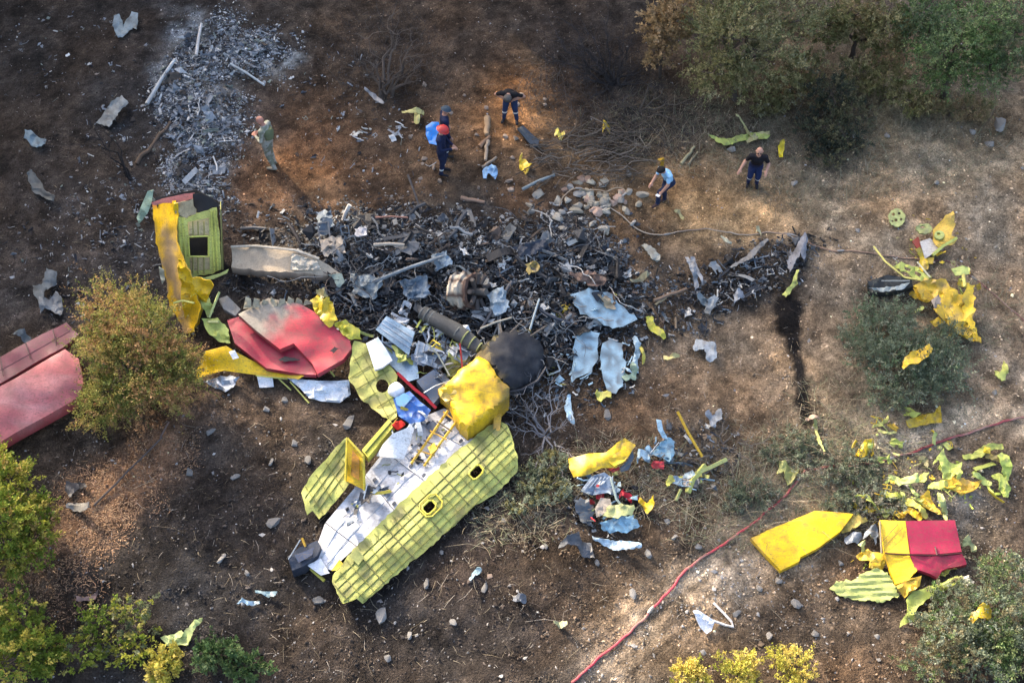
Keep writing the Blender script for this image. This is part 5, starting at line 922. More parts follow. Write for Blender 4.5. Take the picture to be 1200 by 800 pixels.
hose('red_hose', [(945, 551), (975, 547), (1020, 543), (1060, 532), (1080, 526), (1110, 514), (1150, 502), (1200, 488), (1230, 478)], .03, (.22, .04, .045), 'dusty dark red hose continuing along the dirt track')
hose('pale_hose', [(714, 243), (728, 252), (748, 269), (775, 276), (800, 271), (828, 268), (842, 270), (870, 275), (905, 272), (935, 277)], .02, (.30, .25, .19), 'pale flat hose curving above the soot patch', mat='cloth')
hose('pale_hose', [(935, 277), (965, 291), (1000, 295), (1030, 299), (1060, 302), (1090, 305)], .02, (.26, .17, .12), 'brownish hose end passing under the long yellow fin', mat='cloth')
hose('thin_hose', [(1090, 305), (1110, 306), (1140, 325), (1165, 345), (1200, 375), (1230, 400)], .016, (.2, .07, .06), 'thin dark red line running off past the long yellow fin')
hose('pale_hose', [(655, 241), (660, 231), (676, 222), (698, 223), (712, 225), (728, 220), (732, 223), (729, 231)], .02, (.26, .21, .15), 'short pale hose looped over the broken blocks', mat='cloth', lift=.12)

# ------------------------------------------------------------ stones
def rock_mesh(seed):
    r = np.random.default_rng(seed); b = bmesh.new(); bmesh.ops.create_icosphere(b, subdivisions=2, radius=1)
    V = np.array([v.co[:] for v in b.verts]); F = [[v.index for v in f.verts] for f in b.faces]; b.free()
    for k in range(16):                                      # flat broken faces
        n = r.normal(size=3); n /= np.linalg.norm(n); d = V @ n; c = r.uniform(.4, .8); V -= np.outer(np.clip(d - c, 0, None), n)
    return V * (1 + r.normal(0, .03, (len(V), 1))), F
ROCKS = [rock_mesh(300 + k) for k in range(8)]
def rock(px, py, w, h, ang, c, label, group, name='rock', cat='stone', k=0, flat=.45):
    e = max(w, h) / min(w, h); label = ('large ' if max(w, h) > 15 else 'small ' if max(w, h) < 9.5 else 'medium ') + ('long ' if e > 1.55 else 'stubby ' if e > 1.2 else 'rounded ') + label
    V, F = ROCKS[k % 8]; s = w / 2 * np.linalg.norm(P(px + .5, py) - P(px - .5, py)); s2 = s * h / w / .75
    V = V * np.array([s, s2, min(s, s2) * flat * 1.6]); a = -R(ang); V = np.stack([V[:, 0] * math.cos(a) - V[:, 1] * math.sin(a), V[:, 0] * math.sin(a) + V[:, 1] * math.cos(a), V[:, 2]], 1)
    p = P(px, py); return mk(name, V + p + [0, 0, min(s, s2) * .25], F, c, 'stone', None, 30, label, cat, group, base=p)
r = random.Random(9)
for i, (px, py, w, h, a) in enumerate(((322, 613, 24, 13, -55), (247, 506, 22, 8, -48), (372, 705, 17, 12, -20), (447, 722, 30, 14, -38), (500, 685, 12, 15, 20), (518, 647, 8, 7, 0), (607, 700, 14, 9, 0), (568, 688, 8, 14, 15), (408, 498, 15, 22, 25), (345, 520, 12, 11, 0), (360, 540, 12, 14, 10), (318, 542, 10, 9, 0), (760, 650, 17, 11, 30), (934, 708, 22, 12, 38), (1028, 745, 9, 7, 0), (955, 742, 11, 9, 0), (862, 720, 9, 12, 60), (222, 554, 13, 12, 0), (275, 560, 16, 8, -40), (260, 655, 12, 12, 20), (290, 672, 11, 9, 0), (742, 695, 13, 16, 0), (782, 610, 9, 8, 0), (818, 640, 10, 8, 0), (712, 488, 12, 18, 5), (590, 610, 10, 8, 0), (530, 730, 12, 10, 0), (480, 745, 12, 8, -20), (700, 660, 12, 8, 30), (640, 640, 8, 8, 0), (455, 770, 11, 10, 0), (380, 600, 9, 8, 0), (334, 470, 11, 9, 0), (312, 480, 14, 8, 10))):
    g = r.uniform(.75, 1.2); rock(px, py, w, h, a, (.19 * g, .185 * g, .175 * g), 'pale grey stone lying loose on the dark lower slope', 'pale grey stones on the lower slope', k=i, flat=.3)
for i in range(62):
    px = r.gauss(690, 30); py = r.gauss(232, 19); g = r.uniform(.9, 1.6); c = r.choice([(.25, .23, .19), (.28, .25, .19), (.2, .19, .17), (.29, .2, .15)])
    rock(px, py, r.uniform(9, 17), r.uniform(8, 15), r.uniform(-90, 90), tuple(x * g for x in c), 'broken pale block in the rubble beside the branch heap', 'pale blocks in the rubble', 'rubble_block', 'block', i, .5)
for i, (px, py, w, h) in enumerate(((1170, 150, 26, 22), (1160, 170, 14, 12), (1098, 215, 9, 8), (1140, 155, 10, 8), (912, 680, 11, 9), (1000, 690, 10, 8), (985, 660, 9, 8), (900, 745, 12, 10), (1000, 160, 10, 8), (858, 176, 12, 11), (1040, 160, 12, 8), (1005, 270, 8, 7), (930, 215, 14, 7), (1045, 480, 8, 8), (1165, 460, 10, 8), (1130, 440, 9, 8), (790, 630, 10, 7), (890, 690, 12, 9))):
    g = r.uniform(.8, 1.2); rock(px, py, w, h, r.uniform(-60, 60), (.27 * g, .25 * g, .22 * g), 'tan grey stone on the bare eastern bank', 'stones on the bare bank', k=i + 3)
for i in range(26):
    px = r.uniform(480, 640); py = r.uniform(100, 240); g = r.uniform(.7, 1.2); s = r.uniform(6, 10)
    rock(px, py, s, s * .8, r.uniform(-60, 60), (.28 * g, .22 * g, .17 * g), 'pale stone on the trodden brown ground around the crew', 'small stones around the crew', k=i)

# ------------------------------------------------------------ burnt wreckage: fragments of many shapes
def frag(r, size):
    """one small bent piece: strip, plate, pipe, angle or lump"""
    k = r.choice(['strip', 'strip', 'plate', 'plate', 'pipe', 'lump', 'angle', 'frame'])
    if k == 'strip':
        n = 5; L = size * r.uniform(1.2, 2.6); w = size * r.uniform(.12, .3); z = 0; V = []; b = r.uniform(-.8, .8)
        for i in range(n):
            x = L * (i / (n - 1) - .5); z = b * size * math.sin(i * 1.1) * .35; V += [(x, -w, z + r.uniform(-.04, .04) * size), (x, w, z + r.uniform(-.04, .04) * size)]
        V += [(a, b2, c - .012) for a, b2, c in V]; m = 2 * n
        F = [[2 * i, 2 * i + 2, 2 * i + 3, 2 * i + 1] for i in range(n - 1)] + [[m + 2 * i, m + 2 * i + 1, m + 2 * i + 3, m + 2 * i + 2] for i in range(n - 1)] + [[2 * i, m + 2 * i, m + 2 * i + 2, 2 * i + 2] for i in range(n - 1)] + [[2 * i + 1, 2 * i + 3, m + 2 * i + 3, m + 2 * i + 1] for i in range(n - 1)]
    elif k == 'plate':
        n = 4; s = size * r.uniform(.7, 1.2); V = []
        for i in range(n):
            for j in range(n): V.append(((i / 3 - .5) * s * 1.5 + r.uniform(-.14, .14) * s, (j / 3 - .5) * s + r.uniform(-.14, .14) * s, r.uniform(-.22, .22) * s))
        V += [(a, b, c - .014) for a, b, c in V]; F = []
        for i in range(n - 1):
            for j in range(n - 1):
                if r.random() < .12: continue
                q = [i * n + j, (i + 1) * n + j, (i + 1) * n + j + 1, i * n + j + 1]; F += [q, [x + 16 for x in q[::-1]]] + [[q[t], q[t] + 16, q[(t + 1) % 4] + 16, q[(t + 1) % 4]] for t in range(4)]
    elif k == 'pipe':
        L = size * r.uniform(1.3, 3); p = [(L * (t - .5), r.uniform(-.15, .15) * size, r.uniform(-.15, .15) * size) for t in (0, .33, .66, 1)]
        V, F = tube_geo(p, size * r.uniform(.05, .14), 6); V = V.tolist()
    elif k == 'angle':
        L = size * r.uniform(1, 2.2); w = size * .2; V = []
        for x in (-L / 2, 0, L / 2):
            z = r.uniform(-.15, .15) * size; V += [(x, -w, z), (x, 0, z), (x, 0, z + w), (x, -w, z + .015), (x, -.015, z + .015), (x, -.015, z + w)]
        F = []
        for i in range(2):
            a = 6 * i; b = a + 6; F += [[a, b, b + 1, a + 1], [a + 1, b + 1, b + 2, a + 2], [a + 3, a + 4, b + 4, b + 3], [a + 4, a + 5, b + 5, b + 4], [a + 2, b + 2, b + 5, a + 5], [a, a + 3, b + 3, b]]
    elif k == 'frame':
        V = []; F = []; s = size * .7
        for (a, b) in (((-s, -s * .6, 0), (s, -s * .5, 0)), ((s, -s * .5, 0), (s * .9, s * .6, .1 * s)), ((s * .9, s * .6, .1 * s), (-s, s * .5, 0)), ((-s * .1, -s * .55, 0), (0, s * .55, .05))):
            v, f = bar_geo(a, b, size * .1, size * .06); F += [[x + len(V) for x in q] for q in f]; V += v.tolist()
    else:
        V = (OCT * np.array([size * r.uniform(.4, .8), size * r.uniform(.3, .6), size * r.uniform(.25, .5)]) + np.array([[r.uniform(-.1, .1) * size for _ in range(3)] for _ in range(6)])).tolist(); F = OF.tolist()
    V = np.array(V); e = Matrix.Rotation(r.uniform(0, 6.28), 3, 'Z') @ Matrix.Rotation(r.gauss(0, .5), 3, 'X') @ Matrix.Rotation(r.gauss(0, .4), 3, 'Y')
    frag.kind = k
    return V @ np.array(e).T, F
HEAPP = [(.008, .008, .009), (.014, .0145, .016), (.026, .027, .03), (.05, .053, .058), (.09, .097, .105), (.15, .16, .165), (.26, .27, .27), (.42, .42, .40), (.07, .05, .036), (.14, .10, .075), (.02, .028, .042), (.09, .12, .15)]
HW = [22, 18, 13, 8, 8, 9, 10, 8, 6, 3, 4, 8]
ASHP = [(.025, .027, .031), (.05, .056, .066), (.10, .112, .13), (.17, .19, .21), (.27, .29, .31), (.41, .42, .42), (.08, .065, .052), (.20, .23, .20), (.55, .55, .53)]
AW = [7, 8, 12, 14, 13, 10, 6, 6, 5]
def field(name, areas, n, s0, s1, pal, wts, label, seed, hmax=.3, mat='scrap', mask=None):
    r = random.Random(seed); g = Bag(); pts = []
    while len(pts) < n:
        a = r.choices(areas, [x[2] * x[3] for x in areas])[0]; t = r.uniform(0, 6.28); q = math.sqrt(r.random()) * (1 + r.gauss(0, .12))
        u = a[2] * q * math.cos(t); v = a[3] * q * math.sin(t); an = R(a[4]); pts.append((a[0] + u * math.cos(an) - v * math.sin(an), a[1] + u * math.sin(an) + v * math.cos(an), r.random() * hmax * (1 - q * .6)))
    p = np.array(pts); W = PN(p[:, 0], p[:, 1], p[:, 2] + .02)
    for i in range(n):
        V, F = frag(r, s0 * (s1 / s0) ** (r.random() ** 1.6)); c = np.array(r.choices(pal, wts)[0]) * r.uniform(.7, 1.3); g.add(V + W[i], F, c)
    return g.build(name, mat, label=label, cat='wreckage', kind='stuff')
AREA = [(520, 285, 130, 38, 6), (560, 330, 150, 50, 4), (440, 300, 90, 40, 10), (430, 340, 60, 30, 20), (660, 320, 90, 60, 30), (600, 370, 90, 40, 10), (680, 305, 50, 36, 20), (640, 400, 40, 30, 0), (520, 395, 60, 26, 25), (440, 375, 40, 18, 20)]
field('burnt_wreckage', AREA, 12500, .03, .17, HEAPP, HW, 'black and blue-grey heap of burnt metal fragments in the middle of the site', 1, .4)
field('scattered_char', [(330, 260, 80, 26, 0), (400, 265, 60, 20, 0), (750, 360, 60, 50, 0), (690, 430, 60, 50, 0), (880, 320, 100, 36, -20), (900, 310, 60, 26, -30), (810, 350, 50, 44, 0), (330, 340, 60, 16, 0), (300, 330, 50, 14, 0), (620, 470, 40, 25, 0), (1045, 335, 34, 12, 0), (710, 595, 50, 36, 0), (895, 315, 60, 22, -30), (820, 530, 50, 40, 0)], 2600, .03, .16, HEAPP, HW, 'loose charred bits spread around the burnt heap', 2, .08)
field('ash_strip', [(215, 90, 28, 60, 25), (250, 60, 40, 40, 0), (300, 65, 40, 28, -10), (240, 140, 40, 50, 0), (230, 195, 32, 40, 0), (250, 225, 24, 18, 0)], 2000, .03, .15, ASHP, AW, 'blue-grey strip of ash and melted metal on the upper slope', 3, .16, 'ash')
field('ash_flecks', [(100, 300, 100, 90, 0), (150, 200, 70, 90, 0), (80, 60, 90, 60, 0), (440, 170, 90, 50, 0), (380, 100, 60, 50, 0), (130, 260, 60, 50, 0)], 800, .03, .12, ASHP, AW, 'small ash flecks scattered over the black soil', 4, .03, 'ash')
field('right_chips', [(1090, 560, 90, 50, 0), (1060, 590, 60, 30, 0), (1040, 650, 40, 40, 0), (1100, 300, 50, 60, 0)], 170, .04, .13, [(.46, .53, .08), (.65, .45, .03), (.5, .48, .2), (.4, .4, .38)], [5, 3, 2, 2], 'small green and yellow chips around the right-hand panels', 5, .04, 'primer')
def ashmask(areas):
    def m(px, py):
        w = np.zeros(px.shape)
        for a in areas: an = R(a[4]); dx = px - a[0]; dy = py - a[1]; u = (dx * math.cos(an) + dy * math.sin(an)) / a[2]; v = (-dx * math.sin(an) + dy * math.cos(an)) / a[3]; w = np.maximum(w, np.exp(-(u * u + v * v) ** 1.5))
        return rng.random(px.shape) < w * np.clip(fbm(px / 22, py / 16, 61, 4) * 6 - 2.4, .06, 1)
    return m
def paletted(pal, wts):
    pal = np.array(pal); wts = np.array(wts, float) / sum(wts)
    return lambda c, n, px, py: pal[rng.choice(len(pal), n, p=wts)] * rng.uniform(.7, 1.3, (n, 1))
ASHA = [(215, 90, 26, 60, 25), (250, 60, 40, 40, 0), (300, 65, 42, 28, -10), (240, 140, 42, 50, 0), (230, 195, 36, 40, 0), (250, 225, 26, 20, 0)]
crumbs('ash_char_crumbs', 110000, .022, paletted(ASHP, AW), 'crumbled blue-grey ash between the pieces of the ash strip', 'ash', ashmask(ASHA), (150, 0, 380, 270))
crumbs('heap_char_crumbs', 90000, .03, paletted(HEAPP, HW), 'small burnt crumbs between the fragments of the heap', 'scrap', ashmask(AREA), (330, 220, 790, 460))
# fragments large enough to pick out, each a piece of its own
r = random.Random(77)
def pick(areas, n, s0, s1, pal, wts, label, group, name, seed, hmin, hmax, mat):
    r = random.Random(seed)
    for i in range(n):
        a = r.choices(areas, [x[2] * x[3] for x in areas])[0]; t = r.uniform(0, 6.28); q = math.sqrt(r.random()); u = a[2] * q * math.cos(t); v = a[3] * q * math.sin(t); an = R(a[4])
        p = P(a[0] + u * math.cos(an) - v * math.sin(an), a[1] + u * math.sin(an) + v * math.cos(an), r.uniform(hmin, hmax)); V, F = frag(r, r.uniform(s0, s1))
        c = np.array(r.choices(pal, wts)[0]) * r.uniform(.8, 1.3); g = c.mean(); tone = 'rusty brown' if c[0] > c[2] * 1.5 and g < .13 else ('jet black' if g < .02 else 'yellow' if c[2] < c[1] * .2 and c[0] > c[1] * 1.2 else 'green' if c[2] < c[1] * .45 else 'dark grey' if g < .06 else 'mid grey' if g < .14 else 'pale grey' if g < .3 else 'whitish')
        word = dict(strip='bent strip', plate='crumpled plate', pipe='crooked pipe', lump='melted lump', angle='angle bar', frame='open frame piece')[frag.kind]
        mk(name, V + p, F, c, mat, label=tone + ' ' + word + ' ' + label, cat='fragment', group=group)
pick(AREA, 150, .18, .42, HEAPP, HW, 'lying in the burnt heap', 'charred fragments in the burnt heap', 'charred_fragment', 11, .15, .45, 'scrap')
pick([(225, 90, 40, 60, 20), (300, 65, 36, 25, -10), (235, 160, 36, 60, 0)], 55, .14, .32, ASHP, AW, 'lying in the ash strip', 'fragments in the ash strip', 'ash_fragment', 12, .06, .2, 'ash')
pick([(870, 325, 80, 28, -20), (900, 312, 60, 20, -30), (730, 370, 50, 50, 0), (340, 270, 70, 20, 0)], 34, .18, .36, HEAPP, HW, 'lying apart on soil around the burnt heap', 'charred fragments beside the burnt heap', 'charred_fragment', 13, .03, .1, 'scrap')
pick([(505, 415, 40, 30, 30), (500, 395, 60, 26, 25), (545, 405, 30, 20, 20), (455, 400, 30, 26, 30), (470, 500, 30, 20, -40), (430, 590, 30, 14, -44)], 105, .12, .36, [(.5, .52, .54), (.3, .36, .42), (.36, .39, .1), (.1, .14, .2), (.03, .035, .045), (.55, .42, .05)], [5, 4, 4, 3, 3, 1], 'lying among the torn cabin fittings', 'loose bits among the cabin fittings', 'cabin_fragment', 14, .45, .7, 'paint')
pick([(427, 158, 13, 9, 0)], 12, .08, .2, [(.4, .4, .36), (.3, .32, .34), (.5, .5, .46), (.05, .05, .06)], [4, 4, 2, 2], 'in the small ash cluster below the burnt tree', 'bits of the ash cluster below the burnt tree', 'ash_fragment', 18, .03, .1, 'ash')
pick([(466, 153, 9, 12, 0)], 9, .1, .22, [(.4, .42, .42), (.5, .52, .52), (.28, .3, .32)], [4, 3, 3], 'in the pale foil cluster near the firefighters', 'bits of the pale foil cluster', 'ash_fragment', 19, .03, .1, 'ash')
pick([(708, 585, 40, 34, 0), (775, 535, 20, 22, 0), (815, 560, 26, 20, 0)], 48, .07, .22, [(.16, .28, .38), (.3, .42, .48), (.03, .045, .06), (.4, .42, .14), (.36, .3, .24), (.45, .03, .04)], [5, 4, 5, 3, 2, 1], 'strewn around the tangled blue wreck', 'bits around the blue wreck', 'wreck_fragment', 20, .04, .25, 'paint')
pick([(700, 360, 50, 26, 20), (690, 415, 30, 40, 0), (725, 430, 24, 34, 0), (660, 440, 30, 30, 0)], 46, .07, .22, [(.34, .5, .58), (.42, .55, .6), (.28, .4, .46), (.5, .45, .1), (.4, .4, .38)], [6, 5, 4, 2, 2], 'lying around the shattered pale blue sheets', 'bits around the pale blue sheets', 'sheet_fragment', 16, .08, .3, 'plastic_sheet')
pick([(425, 590, 26, 12, -44), (455, 560, 26, 14, -44), (500, 520, 30, 14, -44)], 34, .05, .16, [(.03, .035, .045), (.1, .13, .18), (.4, .42, .45), (.34, .36, .1)], [5, 4, 2, 2], 'scattered over the white floor', 'bits on the white floor', 'cabin_fragment', 17, .3, .34, 'scrap')
g = Bag(); r_ = np.random.default_rng(8)                    # cables and wires tangled through the heap
for i in range(190):
    a = AREA[r_.integers(len(AREA))]; t = r_.uniform(0, 6.28); q = math.sqrt(r_.random()); p = P(a[0] + a[2] * q * math.cos(t), a[1] + a[3] * q * math.sin(t), r_.uniform(.1, .45)); L = r_.uniform(.4, 1.6); th = r_.uniform(0, 6.28); n = 8; W = [p]
    for k in range(n): th += r_.normal(0, .5); W.append(W[-1] + np.array([math.cos(th), math.sin(th), r_.normal(0, .25)]) * L / n)
    V, F = tube_geo(W, r_.uniform(.006, .016), 4); g.add(V, F, np.array(HEAPP[r_.integers(2, len(HEAPP))]) * .8)
g.build('wire_tangle', 'scrap', label='thin cables and wires tangled through the burnt heap', cat='wires', kind='stuff')
pick([(1095, 560, 70, 36, 0), (1050, 590, 46, 22, 0), (1110, 340, 40, 50, 0), (1090, 680, 44, 16, -10), (1165, 555, 20, 40, 0), (1060, 520, 60, 40, 0)], 60, .08, .24, [(.38, .43, .09), (.42, .47, .14), (.6, .42, .03), (.5, .33, .03), (.33, .3, .2)], [5, 4, 4, 2, 1], 'lying among the torn yellow and green skins', 'bits among the yellow and green skins', 'skin_fragment', 15, .05, .25, 'primer')
# pieces of the heap with a shape of their own
eng = thing('engine_ring', P(545, 360), 'cream and rust engine ring standing out of the burnt heap', 'engine')
c = P(548, 341, .55); ax_ = np.array([.75, -.35, .3]); ax_ /= np.linalg.norm(ax_)
prof = [(-.34, .36), (-.33, .45), (-.26, .47), (-.24, .42), (-.1, .43), (-.08, .48), (0, .48), (.02, .41), (.12, .40), (.14, .45), (.2, .45), (.22, .36), (.1, .3), (.0, .12), (.05, .03)]
aa = np.cross(ax_, [0, 0, 1]); aa /= np.linalg.norm(aa); bb = np.cross(ax_, aa); S = 28; V = []; Cc = []; F = []
for (u, rr) in prof:
    for k in range(S):
        t = 2 * math.pi * k / S; q = rr * (1 + .05 * math.sin(5 * t + u * 9) + .04 * math.sin(11 * t + u * 23)); V.append(c + ax_ * u + q * (math.cos(t) * aa + math.sin(t) * bb)); is_cream = (u < .1) and math.sin(k * 1.9) > -.45 and rr > .38  # cream stripes on the casing
        Cc.append((.52, .46, .36) if is_cream else ((.12, .07, .05) if rr > .35 else (.02, .018, .018)))
for i in range(len(prof) - 1):
    for k in range(S): F.append([i * S + k, i * S + (k + 1) % S, (i + 1) * S + (k + 1) % S, (i + 1) * S + k])
F.append(list(range(S))); mk('casing', V, F, Cc, 'scrap', eng, 40)
for k in range(9):
    t = 2 * math.pi * k / 9; d = math.cos(t) * aa + math.sin(t) * bb; v, f = tube_geo([c + ax_ * .3 + d * .2, c + ax_ * .36 + d * .46], .06, 7); mk('cylinder', v, f, (.06, .05, .045), 'scrap', eng, 40)
v, f = tube_geo([c - ax_ * .2, c + ax_ * .55], .09, 10); mk('shaft', v, f, (.1, .09, .08), 'scrap', eng, 40)
for i, (a, b, rr, cc, lb) in enumerate((((438, 330, .5), (520, 300, .75), .05, (.2, .23, .25), 'long grey pipe slanting across the burnt heap'), ((600, 330, .5), (560, 392, .5), .045, (.08, .08, .085), 'dark pipe below the engine ring'), ((410, 240, .5), (402, 258, .1), .06, (.6, .56, .5), 'short pale post standing by the sunlit soil'), ((478, 205, .7), (494, 250, .3), .035, (.05, .045, .045), 'thin black pole rising from the upper edge of the heap'), ((440, 255, .4), (478, 255, .4), .03, (.3, .15, .11), 'rusty straight rod on the upper part of the heap'), ((438, 287, .45), (474, 287, .45), .05, (.42, .37, .3), 'pale beam lying flat in the heap'), ((338, 262, .35), (352, 285, .1), .06, (.03, .025, .025), 'charred post left of the heap'), ((282, 268, .1), (312, 268, .1), .05, (.16, .15, .14), 'dark flat bar on brown soil right of the tail section'), ((612, 222, .15), (650, 205, .25), .05, (.2, .24, .25), 'grey-green pipe pointing at the pale blocks'), ((563, 385, .6), (600, 372, .6), .03, (.4, .36, .28), 'thin cream rod above the sooty round cap'), ((620, 390, .4), (632, 350, .5), .03, (.35, .4, .4), 'thin grey rod between pale blue sheet and cap'), ((230, 65, .2), (236, 28, .3), .05, (.55, .52, .48), 'pale straight spar at the top of the ash strip'), ((172, 122, .1), (205, 70, .2), .06, (.45, .46, .45), 'long pale strip along the left edge of the ash strip'), ((270, 75, .2), (310, 100, .15), .04, (.4, .44, .45), 'thin pale strip across the ash patch'))):
    W = np.array([P(*a), (P(*a) + P(*b)) / 2 + [0, 0, .04], P(*b)]); v, f = tube_geo(W, [rr, rr * .9, rr * .8], 8); mk('burnt_rod', v, f, cc, 'scrap' if i not in (2, 5, 11, 12) else 'ash', label=lb, cat='rod', smooth=50)
for i, (q, cc, lb) in enumerate((([(666, 320, .5), (690, 316, .55), (712, 328, .5), (700, 336, .45), (680, 330, .45)], (.16, .10, .075), 'brown charred board above the large pale blue sheet'), ([(615, 310, .4), (628, 306, .45), (632, 314, .4), (620, 322, .35)], (.4, .3, .1), 'scorched yellow scrap in the middle of the heap'), ([(600, 390, .4), (622, 384, .4), (625, 398, .35), (606, 402, .35)], (.24, .21, .1), 'olive scorched panel beside the sooty round cap'),
        ([(415, 268, .4), (428, 264, .5), (430, 275, .45), (418, 277, .4)], (.5, .5, .52), 'pale round shell in the left part of the heap'), ([(370, 248, .3), (388, 246, .4), (392, 264, .3), (374, 266, .25)], (.28, .33, .36), 'grey-blue crumple by the pale post'), ([(700, 345, .5), (716, 350, .5), (722, 362, .4), (708, 358, .4)], (.35, .28, .18), 'tan fold on the large pale blue sheet'), ([(505, 300, .6), (523, 294, .65), (530, 310, .6), (512, 318, .55)], (.2, .27, .33), 'blue-grey dented plate left of the engine ring'),
        ([(600, 290, .45), (640, 280, .45), (645, 292, .4), (610, 302, .4)], (.03, .04, .06), 'black flat panel at the right top of the heap'), ([(375, 280, .3), (400, 276, .35), (405, 296, .3), (380, 300, .28)], (.34, .3, .25), 'pale mesh panel above the ash-grey slab'), ([(410, 320, .45), (450, 326, .5), (440, 350, .4), (415, 345, .4)], (.2, .24, .26), 'grey torn sheet right of the ash-grey slab'), ([(570, 345, .55), (590, 335, .6), (598, 360, .5), (580, 370, .5)], (.26, .33, .38), 'blue-grey torn plate right of the engine ring'), ([(468, 330, .5), (500, 322, .55), (505, 345, .5), (478, 352, .45)], (.14, .19, .24), 'steel blue torn sheet in the heap centre'))):
    sheet('scorched_plate', q, cc, None, 'scrap', label=lb, cat='plate', cf=wear, cr=.16, cs=6, res=3.5, jag=2.2, smooth=25, seed=400 + i)

# ------------------------------------------------------------ dry litter: twigs and grass
def blades(name, n, areas, L, wd, pal, label, cat, seed, flat=.15, curl=.3):
    r = np.random.default_rng(seed); w = np.array([a[2] * a[3] * a[4] for a in areas], float); k = r.choice(len(areas), n, p=w / w.sum()); A = np.array([a[:4] for a in areas], float)[k]
    t = r.uniform(0, 6.28, n); q = np.sqrt(r.random(n)) * (1 + r.normal(0, .15, n)); p = PN(A[:, 0] + A[:, 2] * q * np.cos(t), A[:, 1] + A[:, 3] * q * np.sin(t), .01)
    a = r.uniform(0, 6.28, n); d = np.stack([np.cos(a), np.sin(a), np.abs(r.normal(0, flat, n))], 1); l = L * np.exp(r.normal(0, .65, n)); s = np.stack([-np.sin(a), np.cos(a), np.zeros(n)], 1) * wd
    m = p + d * (l * .55)[:, None] + np.stack([r.normal(0, curl, n), r.normal(0, curl, n), np.abs(r.normal(.1, .1, n))], 1) * l[:, None] * .3; e = m + d * (l * .45)[:, None] + np.stack([r.normal(0, curl, n), r.normal(0, curl, n), -r.random(n) * .15], 1) * l[:, None] * .3
    for x in (m, e): x[:, 2] = np.maximum(x[:, 2], terr(x[:, 0], x[:, 1]) + .012)
    V = np.stack([p - s, p + s, m + s, m - s, e + s * .3, e - s * .3], 1).reshape(-1, 3); V = np.concatenate([V]); F = (np.array([[0, 1, 2, 3], [3, 2, 4, 5]])[None] + (np.arange(n) * 6)[:, None, None]).reshape(-1, 4)
    C = np.repeat(np.array(pal)[r.integers(0, len(pal), n)] * r.uniform(.6, 1.4, (n, 1)), 6, 0)
    o = bpy.data.objects.new(name, big_mesh(name, V, F, C, 'litter')); col.objects.link(o); tag(o, label, cat, kind='stuff')
STRAW = [(.22, .18, .12), (.16, .13, .09), (.28, .24, .17), (.12, .1, .07)]
blades('twig_litter', 8000, [(600, 400, 640, 420, 1)], .11, .0035, STRAW + [(.06, .05, .045), (.3, .27, .23)], 'thin twigs and straw scattered over the whole slope', 'litter', 1, .05)
blades('dry_grass', 22000, [(800, 150, 100, 50, 1), (950, 190, 90, 60, 1), (1080, 170, 110, 60, .8), (960, 560, 120, 70, 1), (860, 600, 80, 50, .7), (1100, 370, 90, 60, .7), (1050, 470, 110, 40, .6), (720, 560, 80, 50, .7), (600, 600, 60, 40, .6)], .15, .0045, STRAW + [(.13, .14, .08), (.16, .17, .11)], 'dry grass and weed stalks in thin patches on the right side', 'grass', 2, .5)
blades('leaf_litter', 10000, [(130, 580, 60, 40, 1), (190, 530, 45, 30, 1), (100, 620, 50, 40, 1), (60, 690, 60, 40, .6)], .03, .008, [(.27, .16, .09), (.2, .12, .075), (.34, .22, .13), (.14, .09, .06)], 'brown leaf litter in the strip below the olive tree', 'leaves', 3, .2, .1)
blades('scrub_needles', 9000, [(700, 110, 90, 60, 1), (760, 150, 60, 40, 1), (450, 70, 70, 60, .6), (970, 150, 50, 60, .6)], .16, .005, [(.03, .028, .028), (.05, .045, .042), (.08, .07, .06)], 'scorched needles and stalks under the black thicket', 'litter', 4, .5)

